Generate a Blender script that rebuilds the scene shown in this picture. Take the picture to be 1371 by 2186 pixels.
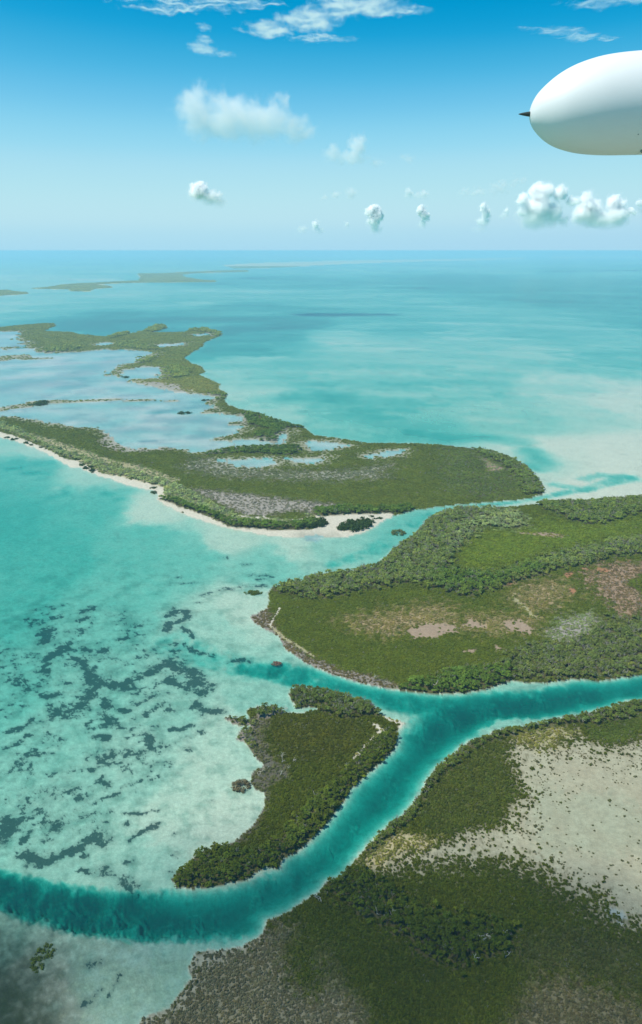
import bpy, bmesh, math, random
import numpy as np
from mathutils import Vector, Matrix

for o in list(bpy.data.objects):
    bpy.data.objects.remove(o, do_unlink=True)
scene = bpy.context.scene
COL = scene.collection
R = math.radians

# ---------------------------------------------------------------- camera
ALT = 300.0
PITCH = 19.23
cam_d = bpy.data.cameras.new('camera'); cam = bpy.data.objects.new('camera', cam_d); COL.objects.link(cam)
cam.location = (0, 0, ALT); cam.rotation_euler = (R(90 - PITCH), 0, 0)
cam_d.sensor_fit = 'HORIZONTAL'; cam_d.sensor_width = 36; cam_d.lens = 42.0
cam_d.clip_start = 0.1; cam_d.clip_end = 600000
scene.camera = cam

# ---------------------------------------------------------------- sky and sun
SUN_AZ, SUN_EL = -108.0, 60.0          # degrees right of north, above the horizon
world = bpy.data.worlds.new('World'); scene.world = world; world.use_nodes = True
wn = world.node_tree; wn.nodes.clear()
sky = wn.nodes.new('ShaderNodeTexSky'); sky.sky_type = 'NISHITA'; sky.sun_disc = False
sky.sun_elevation = R(SUN_EL); sky.sun_rotation = R(SUN_AZ); sky.altitude = 300
sky.altitude = 3000; sky.air_density = 1.0; sky.dust_density = 0.5; sky.ozone_density = 10.0
# the photograph's colour grade of the sky light: one tone curve per channel, the same in every direction
dn_ = wn.nodes.new('ShaderNodeVectorMath'); dn_.operation = 'SCALE'; dn_.inputs['Scale'].default_value = 0.1
crv = wn.nodes.new('ShaderNodeRGBCurve')
CURVES = ([(0, 0), (.083, .002), (.096, .042), (.117, .15), (.15, .30), (.20, .43), (.29, .485), (.40, .43), (.48, .41), (1, .52)],
          [(0, 0), (.12, .20), (.186, .34), (.208, .42), (.247, .545), (.307, .685), (.385, .76), (.49, .775), (.575, .73), (.64, .70), (1, .80)],
          [(0, 0), (.25, .38), (.42, .66), (.46, .73), (.52, .82), (.60, .875), (.70, .87), (1, .90)])
for ci, pts_ in enumerate(CURVES):
    cu = crv.mapping.curves[ci]
    for x_, y_ in pts_[1:-1]: cu.points.new(x_, y_)
    cu.points[0].location = pts_[0]; cu.points[-1].location = pts_[-1]
crv.mapping.extend = 'HORIZONTAL'; crv.mapping.update()
up_ = wn.nodes.new('ShaderNodeVectorMath'); up_.operation = 'SCALE'; up_.inputs['Scale'].default_value = 10.0
bg = wn.nodes.new('ShaderNodeBackground'); bg.inputs[1].default_value = 0.10
wn.links.new(sky.outputs[0], dn_.inputs[0]); wn.links.new(dn_.outputs[0], crv.inputs['Color']); wn.links.new(crv.outputs[0], up_.inputs[0]); wn.links.new(up_.outputs[0], bg.inputs[0])
wo = wn.nodes.new('ShaderNodeOutputWorld')
wn.links.new(bg.outputs[0], wo.inputs[0])
sun_d = bpy.data.lights.new('sun', 'SUN'); sun_d.energy = 5.0; sun_d.angle = R(0.5); sun_d.color = (1.0, 0.955, 0.86)
sun = bpy.data.objects.new('sun', sun_d); COL.objects.link(sun)
sdir = Vector((math.sin(R(SUN_AZ)) * math.cos(R(SUN_EL)), math.cos(R(SUN_AZ)) * math.cos(R(SUN_EL)), math.sin(R(SUN_EL))))
sun.rotation_euler = sdir.to_track_quat('Z', 'Y').to_euler(); sun.location = (0, 0, 900)
scene.view_settings.view_transform = 'Standard'; scene.view_settings.look = 'None'
scene.view_settings.exposure = 0.0; scene.view_settings.gamma = 1.0; scene.view_settings.use_curve_mapping = False
cy = scene.cycles
cy.use_denoising = True; cy.denoiser = 'OPENIMAGEDENOISE'
cy.max_bounces = 14; cy.diffuse_bounces = 3; cy.glossy_bounces = 2; cy.transparent_max_bounces = 12; cy.volume_bounces = 12
cy.transmission_bounces = 2; cy.caustics_reflective = False; cy.caustics_refractive = False
cy.volume_step_rate = 1.0; cy.volume_max_steps = 256
cy.sample_clamp_indirect = 6.0

# the chart: outlines and survey points in metres on the ground, X east, Y north, flat lists x,y,x,y...
LAND = {
  'north': [-953.6,1258.4,-546.7,1246.9,-513.1,1223.1,-469.7,1181.0,-425.5,1131.3,-381.5,1075.9,-364.7,1056.4,-355.0,1059.0,-319.2,1019.3,-293.3,998.1,-259.3,967.8,-236.8,953.8,-219.3,946.5,-205.4,901.3,-175.9,864.4,-154.7,841.7,-132.1,823.4,-110.6,807.4,-93.0,796.4,-76.1,788.8,-56.6,779.8,-37.8,775.4,-11.3,775.4,-7.5,772.0,8.4,773.4,29.6,776.4,46.2,788.3,60.9,806.8,73.6,828.6,86.3,845.4,103.7,860.2,114.9,869.1,146.0,880.9,177.4,890.2,208.9,897.8,244.2,906.5,267.6,914.3,287.1,929.3,296.1,944.7,300.5,971.5,301.6,1005.5,302.8,1041.7,298.8,1073.7,289.1,1107.6,273.5,1136.1,255.6,1158.4,228.4,1176.8,192.2,1192.6,158.1,1202.2,119.1,1205.5,75.6,1205.5,29.0,1238.8,-11.7,1261.5,-31.1,1319.9,-55.9,1349.3,-86.1,1380.0,-109.3,1423.0,-132.9,1457.0,-164.3,1487.6,-193.3,1529.6,-208.8,1595.5,-210.4,1652.1,-216.7,1681.9,-236.9,1712.7,-239.6,1777.5,-280.5,1865.5,-313.0,1922.3,-303.5,1982.5,-329.1,2068.5,-366.6,2137.8,-404.1,2237.4,-405.4,2375.1,-391.0,2530.0,-406.2,2632.6,-373.5,2863.8,-389.9,2994.7,-428.9,3041,-466.5,3138,-530.0,3138,-534.7,2994.7,-587.3,2976.6,-652.3,2976.6,-633.6,3168,-659.0,3273,-704.8,3273,-708.0,3060,-729.8,2932.2,-756.2,3022,-775.5,2949.8,-787.3,2822.6,-843.1,2863.8,-918.6,2906.2,-973.6,2994.7,-1095.4,3022,-1121.4,3240,-1158.2,3350,-1197.2,3373,-1272.6,3294,-1332.1,3188,-2430.1,3369],
  'east': [771.7,972.1,414.2,919.2,385.5,909.4,361.7,911.3,349.2,901.6,327.3,899.7,308.2,906.5,283.3,904.5,270.3,890.2,244.0,880.9,198.2,874.5,162.3,871.8,142.0,854.1,124.2,828.6,116.0,808.4,108.1,789.1,98.0,770.5,82.7,749.3,70.5,725.7,63.2,712.8,60.8,697.3,45.9,691.2,28.8,682.3,7.5,679.4,-6.6,667.9,-26.2,655.2,-45.5,645.1,-48.7,628.9,-46.3,613.4,-49.3,598.5,-61.2,584.2,-56.4,573.2,-45.3,559.9,-34.8,549.6,-29.0,530.0,-9.6,504.9,6.3,492.1,23.7,481.7,36.6,475.7,53.4,469.8,74.4,465.9,87.0,464.0,104.4,465.9,122.7,471.8,140.3,481.7,154.9,478.9,168.3,479.7,189.3,483.8,206.2,481.7,223.1,485.8,240.5,490.0,446.1,517.8],
  'wedge': [-22.1,462.3,-21.7,470.2,-13.6,472.9,-4.6,468.9,2.8,467.5,10.1,463.6,18.8,459.7,28.8,455.8,34.4,452.0,38.1,443.3,44.5,434.9,52.5,431.4,55.4,428.6,53.0,423.3,49.8,417.7,49.8,411.2,46.2,400.6,39.7,392.4,31.2,380.7,24.6,373.1,19.3,365.8,15.5,360.5,12.3,351.8,8.0,345.2,4.5,338.7,-1.2,329.3,-6.7,321.8,-12.0,315.2,-17.3,312.4,-20.4,308.9,-22.2,303.4,-27.6,304.8,-33.6,300.7,-36.4,296.7,-45.4,294.1,-54.3,291.6,-64.4,290.6,-71.7,291.6,-75.2,296.7,-71.5,302.1,-67.4,308.9,-64.0,314.5,-54.6,317.4,-47.3,320.3,-41.4,327.8,-36.5,335.5,-33.7,343.5,-31.8,353.5,-33.7,360.5,-38.7,362.2,-41.9,371.3,-41.9,378.7,-35.5,384.5,-39.9,392.4,-43.7,398.5,-47.7,406.9,-54.1,411.2,-54.3,420.0,-47.7,422.2,-46.8,426.8,-54.9,425.6,-65.5,433.7,-63.0,436.1,-47.2,431.4,-51.1,443.3,-44.4,448.3,-33.0,448.3,-25.5,441.4,-14.2,440.4,-4.4,443.3,-0.1,447.3,-8.7,447.8,-17.2,445.8,-19.6,453.3],
  'southeast': [426.4,490.3,226.5,455.2,216.0,454.7,203.1,447.2,188.6,442.3,178.5,437.5,160.7,433.9,143.5,426.9,124.6,422.4,113.0,419.0,107.8,413.5,97.8,410.3,89.8,402.8,80.1,391.6,72.7,384.7,63.2,370.5,55.2,354.5,50.9,347.8,44.2,339.6,36.8,333.3,30.6,325.6,25.8,319.7,21.1,313.2,14.6,303.9,10.2,297.6,3.3,295.0,-0.8,288.2,-8.8,282.5,-15.2,276.1,-25.4,271.4,-26.5,266.2,-28.1,262.9,-36.1,257.4,-47.1,255.3,-51.7,255.3,-57.1,254.3,-57.4,250.1,-58.6,246.1,-56.1,242.1,-60.1,234.5,-63.3,228.1,-73.5,223.6,-74.7,221.5,-78.5,169.4,186.9,156.1],
  'far_a': [-2879.4,6090,-2539.6,6317,-2394.1,6090,-2247.9,5948,-2151.9,5746,-2189.5,5651,-2266.4,5498,-2510.6,5297],
  'far_b': [-2435.1,6560,-2385.0,6823,-2418.6,7310,-2344.7,7580,-2200.4,7811,-2088.0,8120,-1935.0,8317,-2169.5,9463,-2561.4,10970,-2211.0,10970,-2051.8,11584,-1724.7,12270,-1340.2,12879,-1155.2,12567,-1113.1,11715,-1541.6,11456,-1810.5,10970,-1810.9,10212,-1592.9,9292,-1270.1,8453,-1110.3,8317,-1071.6,7932,-1532.6,7811,-1852.6,7752,-1997.3,7580,-2105.8,7310,-1891.9,7010,-1796.4,6689,-1889.1,6477,-1796.7,6090,-1946.1,6090,-2061.6,6396,-2265.9,6477],
  'far_c': [-2177.0,17408,-1534.8,20896,-299.0,23219,219.4,25533,2750.8,28231,5878,31565,9203,35787,7669,29805,4758,25533,2963.1,23303,1399.2,20602,153.6,17841,-594.6,15278,-1077.7,14446,-1551.0,14063],
  'far_d': [11963,41309,15365,42966,20703,42966,17252,35787,13016,35787,9820,33544],
  'isl1': [-782.7,2037.6,-760.1,2037.6,-743.1,2007.5,-762.3,1999.1],
  'isl2': [-753.9,1941.9,-727.3,1953.9,-709.2,1934.0,-721.4,1903.0],
  'isl3': [-502.9,1744.5,-482.3,1751.0,-459.5,1738.1,-474.8,1722.1],
  'isl4': [-581.0,2157.0,-563.0,2166.8,-552.7,2147.4,-569.3,2137.8],
}
POND = {
  'lagoon': [-1793.6,2459.1,-1039.8,2465.8,-967.1,2478.4,-908.7,2478.4,-891.1,2375.1,-821.6,2346.3,-754.4,2392.7,-698.3,2434.8,-614.1,2434.8,-513.8,2357.8,-512.9,2318.1,-529.9,2263.7,-528.8,2137.8,-557.5,2091.1,-555.0,1982.5,-558.1,1903.0,-521.8,1903.0,-522.5,2003.3,-507.2,2046.3,-473.1,2068.5,-429.4,2046.3,-416.9,1922.3,-408.2,1865.5,-476.1,1840.0,-447.8,1794.5,-391.5,1744.5,-324.4,1681.9,-277.5,1658.0,-235.6,1623.3,-230.0,1581.9,-239.5,1542.4,-219.4,1504.6,-213.0,1492.5,-231.8,1457.0,-238.7,1441.0,-206.7,1445.5,-157.7,1423.0,-143.7,1396.9,-152.2,1369.6,-167.6,1349.3,-149.0,1339.4,-141.8,1310.3,-156.8,1255.5,-182.0,1229.7,-182.1,1216.4,-137.7,1229.8,-105.6,1229.8,-72.5,1213.1,-64.7,1259.1,-55.9,1295.3,-57.5,1233.2,-65.9,1200.1,-94.8,1192.0,-133.3,1187.3,-158.3,1168.6,-196.2,1141.5,-222.9,1165.5,-255.4,1174.7,-299.5,1165.5,-329.2,1192.0,-374.0,1286.1,-403.0,1314.2,-443.2,1319.9,-475.4,1339.4,-535.0,1384.3,-587.9,1416.5,-1091.8,1455.9],
  'pond_a': [-2282.8,3158,-1261.2,3013,-1184.9,3022,-1106.7,2759.0,-1038.3,2668.6,-986.4,2530.0,-1052.7,2497.5,-1855.5,2547.5],
  'pond_b': [-156.7,1099.8,-118.4,1107.9,-75.3,1105.2,-59.7,1078.6,-86.1,1058.2,-120.7,1060.7],
  'pond_b2': [-54.1,1110.7,-18.2,1105.2,10.5,1119.0,3.2,1091.8,-31.6,1073.5],
  'pond_b3': [65.1,1127.4,84.4,1144.5,133.9,1159.2,128.9,1133.0,97.3,1121.8,75.1,1113.4],
  'pond_c': [-30.4,1196.8,-16.9,1216.4,-11.3,1216.9,16.6,1221.9,39.9,1197.4,45.3,1184.6,12.1,1161.4,-10.7,1150.9,-20.1,1165.5],
  'pond_d': [-767.4,2597.5,-748.3,2646.9,-716.0,2618.5,-737.9,2549.9],
  'pond_e': [-564.8,2563.4,-523.2,2597.5,-476.4,2632.6,-478.3,2530.0,-539.2,2516.9],
  'pond_f': [-471.4,2889.1,-441.6,2932.2,-426.3,2889.1,-453.3,2830.7],
  'pool': [-18.2,779.3,-2.2,782.3,9.7,776.4,-2.2,766.2,-17.9,763.3],
}
COVER = {
  'beach': [-792.7,1258.4,-562.6,1286.1,-526.4,1257.4,-481.5,1213.1,-435.7,1160.9,-391.6,1107.1,-365.5,1093.3,-331.4,1050.0,-310.7,1025.3,-275.0,1005.1,-243.2,982.2,-209.4,960.3,-204.7,920.9,-172.9,880.6,-131.9,841.7,-105.7,812.1,-55.1,798.0,-11.6,801.1,7.9,817.7,-2.4,841.2,20.6,848.0,58.1,852.3,88.6,854.1,85.6,836.9,63.1,799.0,45.6,777.8,8.3,763.3,-7.4,756.2,-37.2,760.9,-90.8,775.4,-150.1,813.7,-207.9,891.8,-217.1,920.9,-252.9,941.2,-356.9,1031.4,-527.8,1200.1],
  'sandtrack': [-509.0,1277.0,-451.4,1229.8,-403.9,1181.0,-352.2,1135.6,-320.4,1100.2,-277.7,1073.3,-243.1,1043.8,-192.2,990.1,-203.9,982.2,-243.4,1013.3,-277.7,1043.8,-317.1,1074.6,-351.4,1107.1,-400.4,1145.9,-446.4,1192.0,-493.8,1246.9],
  'sandtrack2': [-104.1,848.6,-69.0,840.0,-28.9,830.0,-2.4,845.4,-2.4,831.1,-28.6,820.2,-62.7,830.0,-97.2,836.7],
  'greybare': [-172.7,951.7,-120.0,936.1,-74.9,920.9,-28.1,901.3,-8.6,896.9,24.3,885.6,9.2,862.9,-8.2,851.5,-27.0,864.4,-69.2,842.6,-98.7,851.2,-133.5,896.6],
  'coasttall': [-570.1,1304.7,-492.8,1233.2,-405.9,1128.4,-334.9,1050.0,-287.5,1001.6,-241.2,973.3,-211.5,954.9,-208.7,913.0,-172.0,875.2,-131.7,840.0,-105.1,807.4,-94.0,805.8,-54.9,795.7,-11.6,799.5,-2.4,839.5,-2.4,854.1,-26.2,834.2,-39.8,821.8,-62.4,825.9,-93.7,830.0,-101.1,846.9,-117.5,864.4,-146.3,901.3,-179.1,951.7,-234.9,1005.1,-302.8,1060.3,-390.5,1138.5,-482.0,1236.6,-593.9,1363.6],
  'coastdark': [-208.7,913.0,-190.5,911.0,-168.1,887.1,-140.9,864.4,-107.3,825.9,-67.4,817.7,-25.6,813.7,-2.4,848.0,0.5,838.6,-11.6,799.5,-54.9,795.7,-93.8,804.2,-105.1,807.4,-131.7,840.0,-172.0,875.2],
  'southdark': [-8.3,865.5,27.0,874.5,65.1,870.0,110.2,879.1,115.1,870.9,103.8,861.1,75.2,849.7,26.2,842.9,-8.1,836.9],
  'eastgrey': [192.2,1192.6,256.2,1161.4,290.1,1111.7,303.4,1044.2,297.6,949.9,283.2,926.2,260.4,934.4,243.0,914.3,210.3,904.5,166.4,934.4,160.3,1023.3,180.6,1114.6],
  'easttall': [236.2,1176.8,262.6,1155.4,290.1,1111.7,303.4,1044.2,297.6,949.9,283.2,926.2,266.6,934.4,280.0,999.6,274.0,1073.7,251.1,1136.1],
  'eastbare': [243.1,1114.6,259.8,1073.7,266.5,1041.7,243.3,1037.9,245.6,1073.7],
  'fringe1': [-383.3,1304.7,-344.7,1286.1,-289.4,1224.7,-284.9,1168.6,-298.4,1160.9,-256.7,1181.0,-245.0,1160.9,-308.1,1138.5,-362.7,1200.1],
  'fringe2': [-191.2,1109.9,-159.2,1102.9,-119.2,1050.0,-49.1,1037.5,-9.8,1041.7,42.0,1041.7,74.3,1060.7,108.3,1087.0,90.4,999.6,23.6,988.2,-9.4,988.2,-80.4,995.8,-148.3,1007.4,-203.8,1056.4],
  'yellow': [-476.1,1840.0,-413.2,1847.2,-345.8,1865.5,-292.4,1865.5,-237.5,1760.9,-234.1,1712.7,-216.0,1675.8,-272.7,1660.9,-324.4,1681.9,-391.5,1744.5,-447.0,1791.1],
  'lagoonmud': [-447.8,1794.5,-405.7,1811.8,-330.4,1777.5,-311.0,1666.9,-244.0,1646.3,-233.2,1568.5,-293.7,1568.5,-386.6,1623.3],
  'northdark1': [-442.4,2046.3,-398.7,2091.1,-337.9,1962.0,-337.1,1884.0,-402.9,1854.5],
  'northdark2': [-531.0,2147.4,-529.9,2263.7,-504.1,2346.3,-485.0,2186.5,-499.6,2128.3],
  'northdark3': [-160.0,1445.5,-107.0,1423.0,-62.4,1349.3,-31.1,1319.9,-31.1,1319.9,-60.9,1314.2,-60.7,1216.4,-99.9,1208.2,-116.1,1259.1,-90.3,1304.7,-150.5,1353.4],
  'northdark4': [-55.4,1184.1,-31.4,1187.3,-29.0,1138.5,-52.8,1124.0,-128.3,1138.5,-182.4,1124.0,-168.8,1160.9,-132.7,1181.0],
  'northdark5': [-787.3,2806.4,-775.5,2949.8,-760.7,3041,-729.8,2932.2,-752.9,2759.0],
  'northdark6': [-703.8,3041,-704.8,3273,-653.9,3273,-633.6,3168,-652.3,2976.6],
  'northdark7': [-891.1,2375.1,-907.0,2530.0,-838.1,2563.4,-770.4,2497.5,-784.5,2392.7,-843.8,2346.3],
  'northdark8': [-533.2,3041,-466.5,3138,-389.9,2994.7,-373.5,2863.8,-405.7,2806.4,-448.0,2976.6],
  'northdark9': [-711.4,2632.6,-657.4,2683.3,-549.8,2530.0,-485.8,2404.6,-568.2,2434.8,-684.8,2530.0],
  'northdark10': [-265.1,1681.9,-212.2,1666.9,-208.8,1595.5,-231.1,1590.0],
  'etall1': [63.2,712.8,82.7,749.3,116.0,808.4,124.2,828.6,142.0,854.1,168.2,871.8,204.1,874.5,202.8,841.2,168.3,808.4,144.5,749.3,128.5,697.3,143.4,673.6,171.6,673.6,210.6,697.3,242.1,722.5,286.3,742.4,318.2,759.8,354.0,770.5,391.3,777.8,372.6,735.6,337.3,729.0,303.3,719.2,265.2,694.3,231.3,685.3,188.5,656.8,164.3,640.6,135.4,630.2,105.9,640.6,96.7,656.8,61.4,645.9,26.9,630.2,-6.2,620.1,-28.2,625.1,-51.7,645.9,-6.6,667.9,28.8,682.3,60.8,697.3],
  'egrey1': [105.0,785.3,155.7,867.3,204.1,874.5,241.3,858.4,239.8,808.4,214.1,792.9,184.8,808.4,160.0,763.3,132.5,722.5,112.5,722.5],
  'etall2': [270.3,890.2,324.3,899.7,361.7,911.3,414.2,919.2,492.0,934.4,464.6,876.4,389.6,858.4,325.1,816.4,297.4,816.4,282.0,858.4],
  'ebright': [160.0,763.3,197.9,792.9,237.7,800.6,265.5,841.2,291.8,816.4,382.6,841.2,419.4,841.2,394.6,785.3,319.5,763.3,244.1,729.0,173.5,682.3,141.9,691.2,143.6,729.0],
  'edark1': [105.9,673.6,126.5,685.3,147.0,667.9,175.0,667.9,204.2,691.2,225.1,697.3,218.5,673.6,188.2,655.7,164.1,639.6,135.2,629.2,110.4,640.6],
  'etall3': [84.7,462.9,87.5,481.7,109.6,494.2,133.4,500.6,155.4,525.3,185.5,539.7,230.7,573.2,286.8,604.4,383.9,622.6,311.7,485.8,240.2,489.1,222.8,485.0,205.9,480.9,168.0,478.9,140.1,480.9,122.6,471.0,104.3,465.2],
  'edark3': [53.3,469.0,67.5,479.7,87.5,481.7,91.0,490.0,114.0,494.2,144.2,498.4,146.2,487.9,140.1,480.9,122.6,471.0,104.3,465.2,86.9,463.3,74.3,465.2],
  'ered': [260.7,673.6,283.1,697.3,326.9,703.4,370.5,703.4,327.8,610.3,293.2,620.1,277.4,581.0,262.7,581.0,258.9,610.3,256.4,640.6],
  'eredgreen': [289.6,651.3,314.8,673.6,345.1,673.6,323.6,625.1,295.2,625.1],
  'etan1': [176.3,625.1,194.0,651.3,227.5,656.8,232.9,630.2,210.0,605.5,182.8,591.4,177.9,605.5],
  'etan2': [19.9,575.9,54.2,589.8,92.5,604.4,113.3,601.4,113.4,570.5,89.2,559.9,66.3,554.7,51.0,549.6,31.9,559.9],
  'etan3': [120.9,584.2,157.0,584.2,185.4,584.2,178.9,559.9,150.3,554.7,118.9,558.9],
  'epath': [190.3,645.9,175.7,622.6,178.8,617.6,184.0,596.1,186.3,581.0,181.1,581.0,177.9,605.5,173.1,621.1],
  'mud1': [70.1,556.3,88.1,570.5,112.9,567.8,114.9,557.3,94.7,546.1,77.3,544.1],
  'mud2': [120.3,569.4,130.0,578.1,140.1,562.5,126.8,560.9],
  'mud3': [155.8,573.2,171.0,578.1,177.1,562.5,173.5,546.1,169.8,553.7,155.7,556.8],
  'mud4': [111.1,521.6,118.1,527.7,123.0,526.3,119.3,521.6],
  'mud5': [138.2,531.0,143.4,534.8,143.6,525.3,139.2,521.6],
  'red1': [237.2,673.6,250.6,682.3,248.0,670.8,238.4,662.3],
  'red2': [229.7,638.0,237.6,641.7,239.2,632.8,232.0,627.7],
  'red3': [259.4,691.2,266.2,690.0,266.0,682.3,258.9,682.3],
  'red4': [274.2,692.5,286.4,686.5,284.1,673.6,274.4,679.4],
  'red5': [174.4,650.2,182.6,651.3,178.8,644.9],
  'egrey2': [185.2,547.1,204.4,578.6,237.4,592.7,237.4,570.5,221.1,552.2,193.4,533.9],
  'eshore': [-65.6,589.8,-48.2,601.4,-43.1,584.2,-35.0,552.2,-12.2,520.7,10.9,498.4,37.3,487.9,54.1,477.7,54.1,465.9,23.6,477.7,-9.5,500.6,-31.3,527.7,-37.1,547.1,-58.7,570.5],
  'eline1': [-37.1,602.0,-35.7,600.2,-42.3,566.7,-44.1,567.3],
  'eline2': [-43.4,567.8,-28.6,547.1,-5.1,516.1,-5.6,513.4,-29.6,543.1,-43.7,565.1],
  'ebare2': [223.0,785.3,245.5,789.1,272.8,781.5,266.8,770.5,239.7,777.8],
  'wtall1': [-74.7,296.7,-63.7,313.1,-52.2,316.0,-34.6,313.1,-20.1,324.8,-4.8,353.5,9.6,367.6,25.6,392.4,40.3,417.7,51.2,418.9,46.2,400.6,31.2,380.7,15.5,360.5,4.5,338.7,-12.0,315.2,-22.2,303.4,-36.4,296.7,-54.3,291.6,-71.6,290.9],
  'wtall2': [-21.7,470.2,10.2,464.9,34.4,452.0,39.1,438.5,16.6,433.7,-1.5,443.3,-0.1,448.3,-17.2,447.0,-22.8,461.0],
  'wtall3': [-66.3,434.9,-47.1,430.2,-40.0,447.0,-22.7,442.1,-38.9,431.4,-42.8,411.2,-32.2,392.4,-36.0,391.4,-47.5,404.8,-54.6,410.1,-54.7,421.1,-47.8,423.3,-54.8,424.9],
  'wmud': [-44.6,433.7,-33.4,431.4,-37.6,413.3,-30.9,392.4,-20.2,382.6,-19.9,373.1,-29.4,367.6,-31.3,360.5,-31.6,346.8,-36.1,330.8,-44.0,320.3,-52.2,316.0,-62.9,314.5,-65.7,311.7,-64.2,316.0,-54.7,318.1,-47.4,321.0,-41.5,328.5,-36.5,336.3,-33.9,343.5,-33.5,357.0,-41.7,362.2,-42.6,378.7,-36.8,384.5,-41.4,394.4,-46.2,420.0],
  'wtrail': [32.9,428.6,38.3,426.8,42.5,420.0,38.8,415.5,33.0,407.9,27.3,400.2,20.3,389.4,19.3,390.4,26.0,401.0,34.7,414.4,37.8,420.4],
  'wspit': [38.1,443.3,44.5,435.6,52.8,431.9,55.8,428.6,53.3,422.9,50.6,418.9,51.4,423.3,52.3,427.2,44.2,432.3],
  'wbrown': [-38.9,431.4,-1.5,438.5,23.3,429.1,29.3,413.3,15.3,392.4,-3.9,388.4,-23.1,390.4,-31.6,402.7],
  'flat': [118.1,406.0,133.2,413.5,141.1,417.9,152.6,411.3,167.3,415.7,177.8,407.0,191.0,407.0,211.4,417.9,384.0,431.1,263.4,262.9,150.4,267.1,141.8,270.0,134.9,275.2,133.3,284.8,125.6,286.0,118.4,292.3,112.1,302.8,103.0,304.2,95.5,308.3,85.1,309.7,72.0,308.3,67.3,305.5,50.4,305.5,34.1,301.5,20.5,301.2,20.7,305.5,25.4,312.5,42.9,315.3,53.7,315.3,65.7,322.6,78.4,331.7,99.3,334.8,104.6,347.8,115.0,361.5,113.6,376.1,114.4,395.6],
  'flatwet': [130.0,372.3,142.8,358.0,168.0,361.5,183.0,347.8,272.0,349.7,170.5,316.8,149.8,311.1,134.6,313.9,117.6,311.1,112.8,325.6,121.0,347.8],
  'flatpool': [136.2,278.7,141.7,277.5,144.8,272.8,141.8,270.0,136.4,274.0],
  'sescrub': [112.3,415.7,123.8,419.0,117.6,403.9,113.0,389.6,115.0,361.5,104.6,347.8,98.2,334.8,76.1,331.7,68.1,323.8,59.7,327.1,57.0,341.2,53.6,351.1,64.5,370.5,81.1,389.6,97.4,408.1],
  'sebank': [226.5,455.2,216.0,454.7,188.6,442.3,160.7,433.9,124.6,422.4,107.8,413.5,89.8,402.8,72.7,384.7,55.2,354.5,36.8,333.3,21.1,313.2,25.4,312.5,39.6,327.1,54.7,341.2,63.2,361.5,81.4,383.7,98.8,401.8,114.0,411.3,141.7,420.1,158.3,425.8,177.4,425.8,198.3,430.4,220.3,439.9],
  'setopgreen': [177.8,435.1,203.6,444.7,225.2,452.2,276.3,459.9,257.4,421.3,210.9,416.8,195.4,408.1,181.7,407.0,174.4,416.8],
  'seyellow': [20.6,304.2,23.3,314.6,31.6,324.1,40.9,328.7,50.8,327.1,58.1,323.4,65.9,324.1,56.0,316.1,42.7,313.9,30.0,302.8],
  'seyellow2': [120.6,416.8,135.8,423.5,156.9,425.8,169.8,419.0,151.7,403.9,136.2,399.7,128.6,406.0],
  'setall': [2.6,295.6,14.6,303.3,28.0,294.2,38.1,285.7,47.7,276.1,65.0,269.9,78.2,271.4,87.1,265.4,85.7,256.7,69.6,253.9,61.2,248.4,44.9,253.9,40.9,262.4,28.9,269.9,18.8,276.1,9.9,284.1],
  'setall2': [51.5,306.6,80.4,309.4,99.7,306.6,111.8,299.4,116.5,291.6,126.6,284.9,134.6,280.8,133.7,274.5,142.1,269.1,150.3,266.9,147.3,259.5,133.0,265.4,124.0,273.0,113.3,280.8,102.6,290.7,91.0,299.4,70.7,303.0],
  'sepale1': [-29.6,259.5,-18.8,269.1,-13.6,266.9,-12.0,256.7,2.9,253.9,9.9,237.9,19.8,226.8,19.3,218.7,10.9,199.5,-31.0,199.5,-55.6,221.0],
  'sepale1g': [-16.9,256.7,-4.5,259.5,4.0,243.1,-1.9,232.9,-13.7,237.9],
  'sepale2': [72.9,214.2,79.2,226.8,85.6,234.1,94.1,239.8,103.0,241.8,118.2,237.3,135.1,229.2,193.6,218.7,164.0,169.4,50.9,169.4],
  'sedry': [-52.7,255.3,-36.1,256.9,-28.1,262.3,-18.7,266.2,-18.2,256.4,-16.5,221.5,-13.8,169.4,-78.5,169.4,-73.8,221.5,-63.3,228.1,-56.1,242.1],
  'sedge': [-51.9,256.2,-36.2,258.0,-27.3,264.0,-26.0,259.6,-38.3,251.7,-51.3,246.1,-53.6,237.3,-59.0,228.1,-69.6,221.5,-74.7,221.5,-72.0,224.5,-63.4,228.5,-58.7,236.4,-57.0,242.1,-59.6,247.1,-58.5,254.3],
  'segrey': [87.6,256.7,116.6,269.9,132.5,263.9,146.7,258.1,136.5,232.9,119.3,240.5,103.8,244.4,89.1,243.1],
  'grassland': [-309.6,599.1,-231.5,627.9,-147.6,599.1,-94.9,525.1,-69.8,471.2,-69.9,420.6,-82.1,382.6,-103.4,349.7,-107.7,324.4,-114.0,301.7,-138.3,295.7,-178.8,301.7],
  'murk': [-219.7,273.2,-154.7,277.7,-143.0,273.0,-130.9,266.2,-118.8,258.5,-105.3,251.2,-104.5,242.1,-109.4,232.6,-103.3,221.5,-86.6,169.4,-191.7,169.4],
  'murk2': [-145.9,234.5,-132.7,236.4,-120.4,231.7,-111.3,225.4,-108.7,215.1,-134.1,207.0],
  'silt': [-102.3,247.1,-92.5,251.2,-61.3,251.7,-56.9,247.1,-62.4,232.6,-73.7,224.5,-94.9,221.5,-99.0,232.6],
  'seolive': [12.8,253.9,44.6,251.1,73.4,248.4,84.3,243.1,78.3,228.0,67.2,218.7,33.8,218.7,23.3,228.0,15.9,240.5],
}
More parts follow.
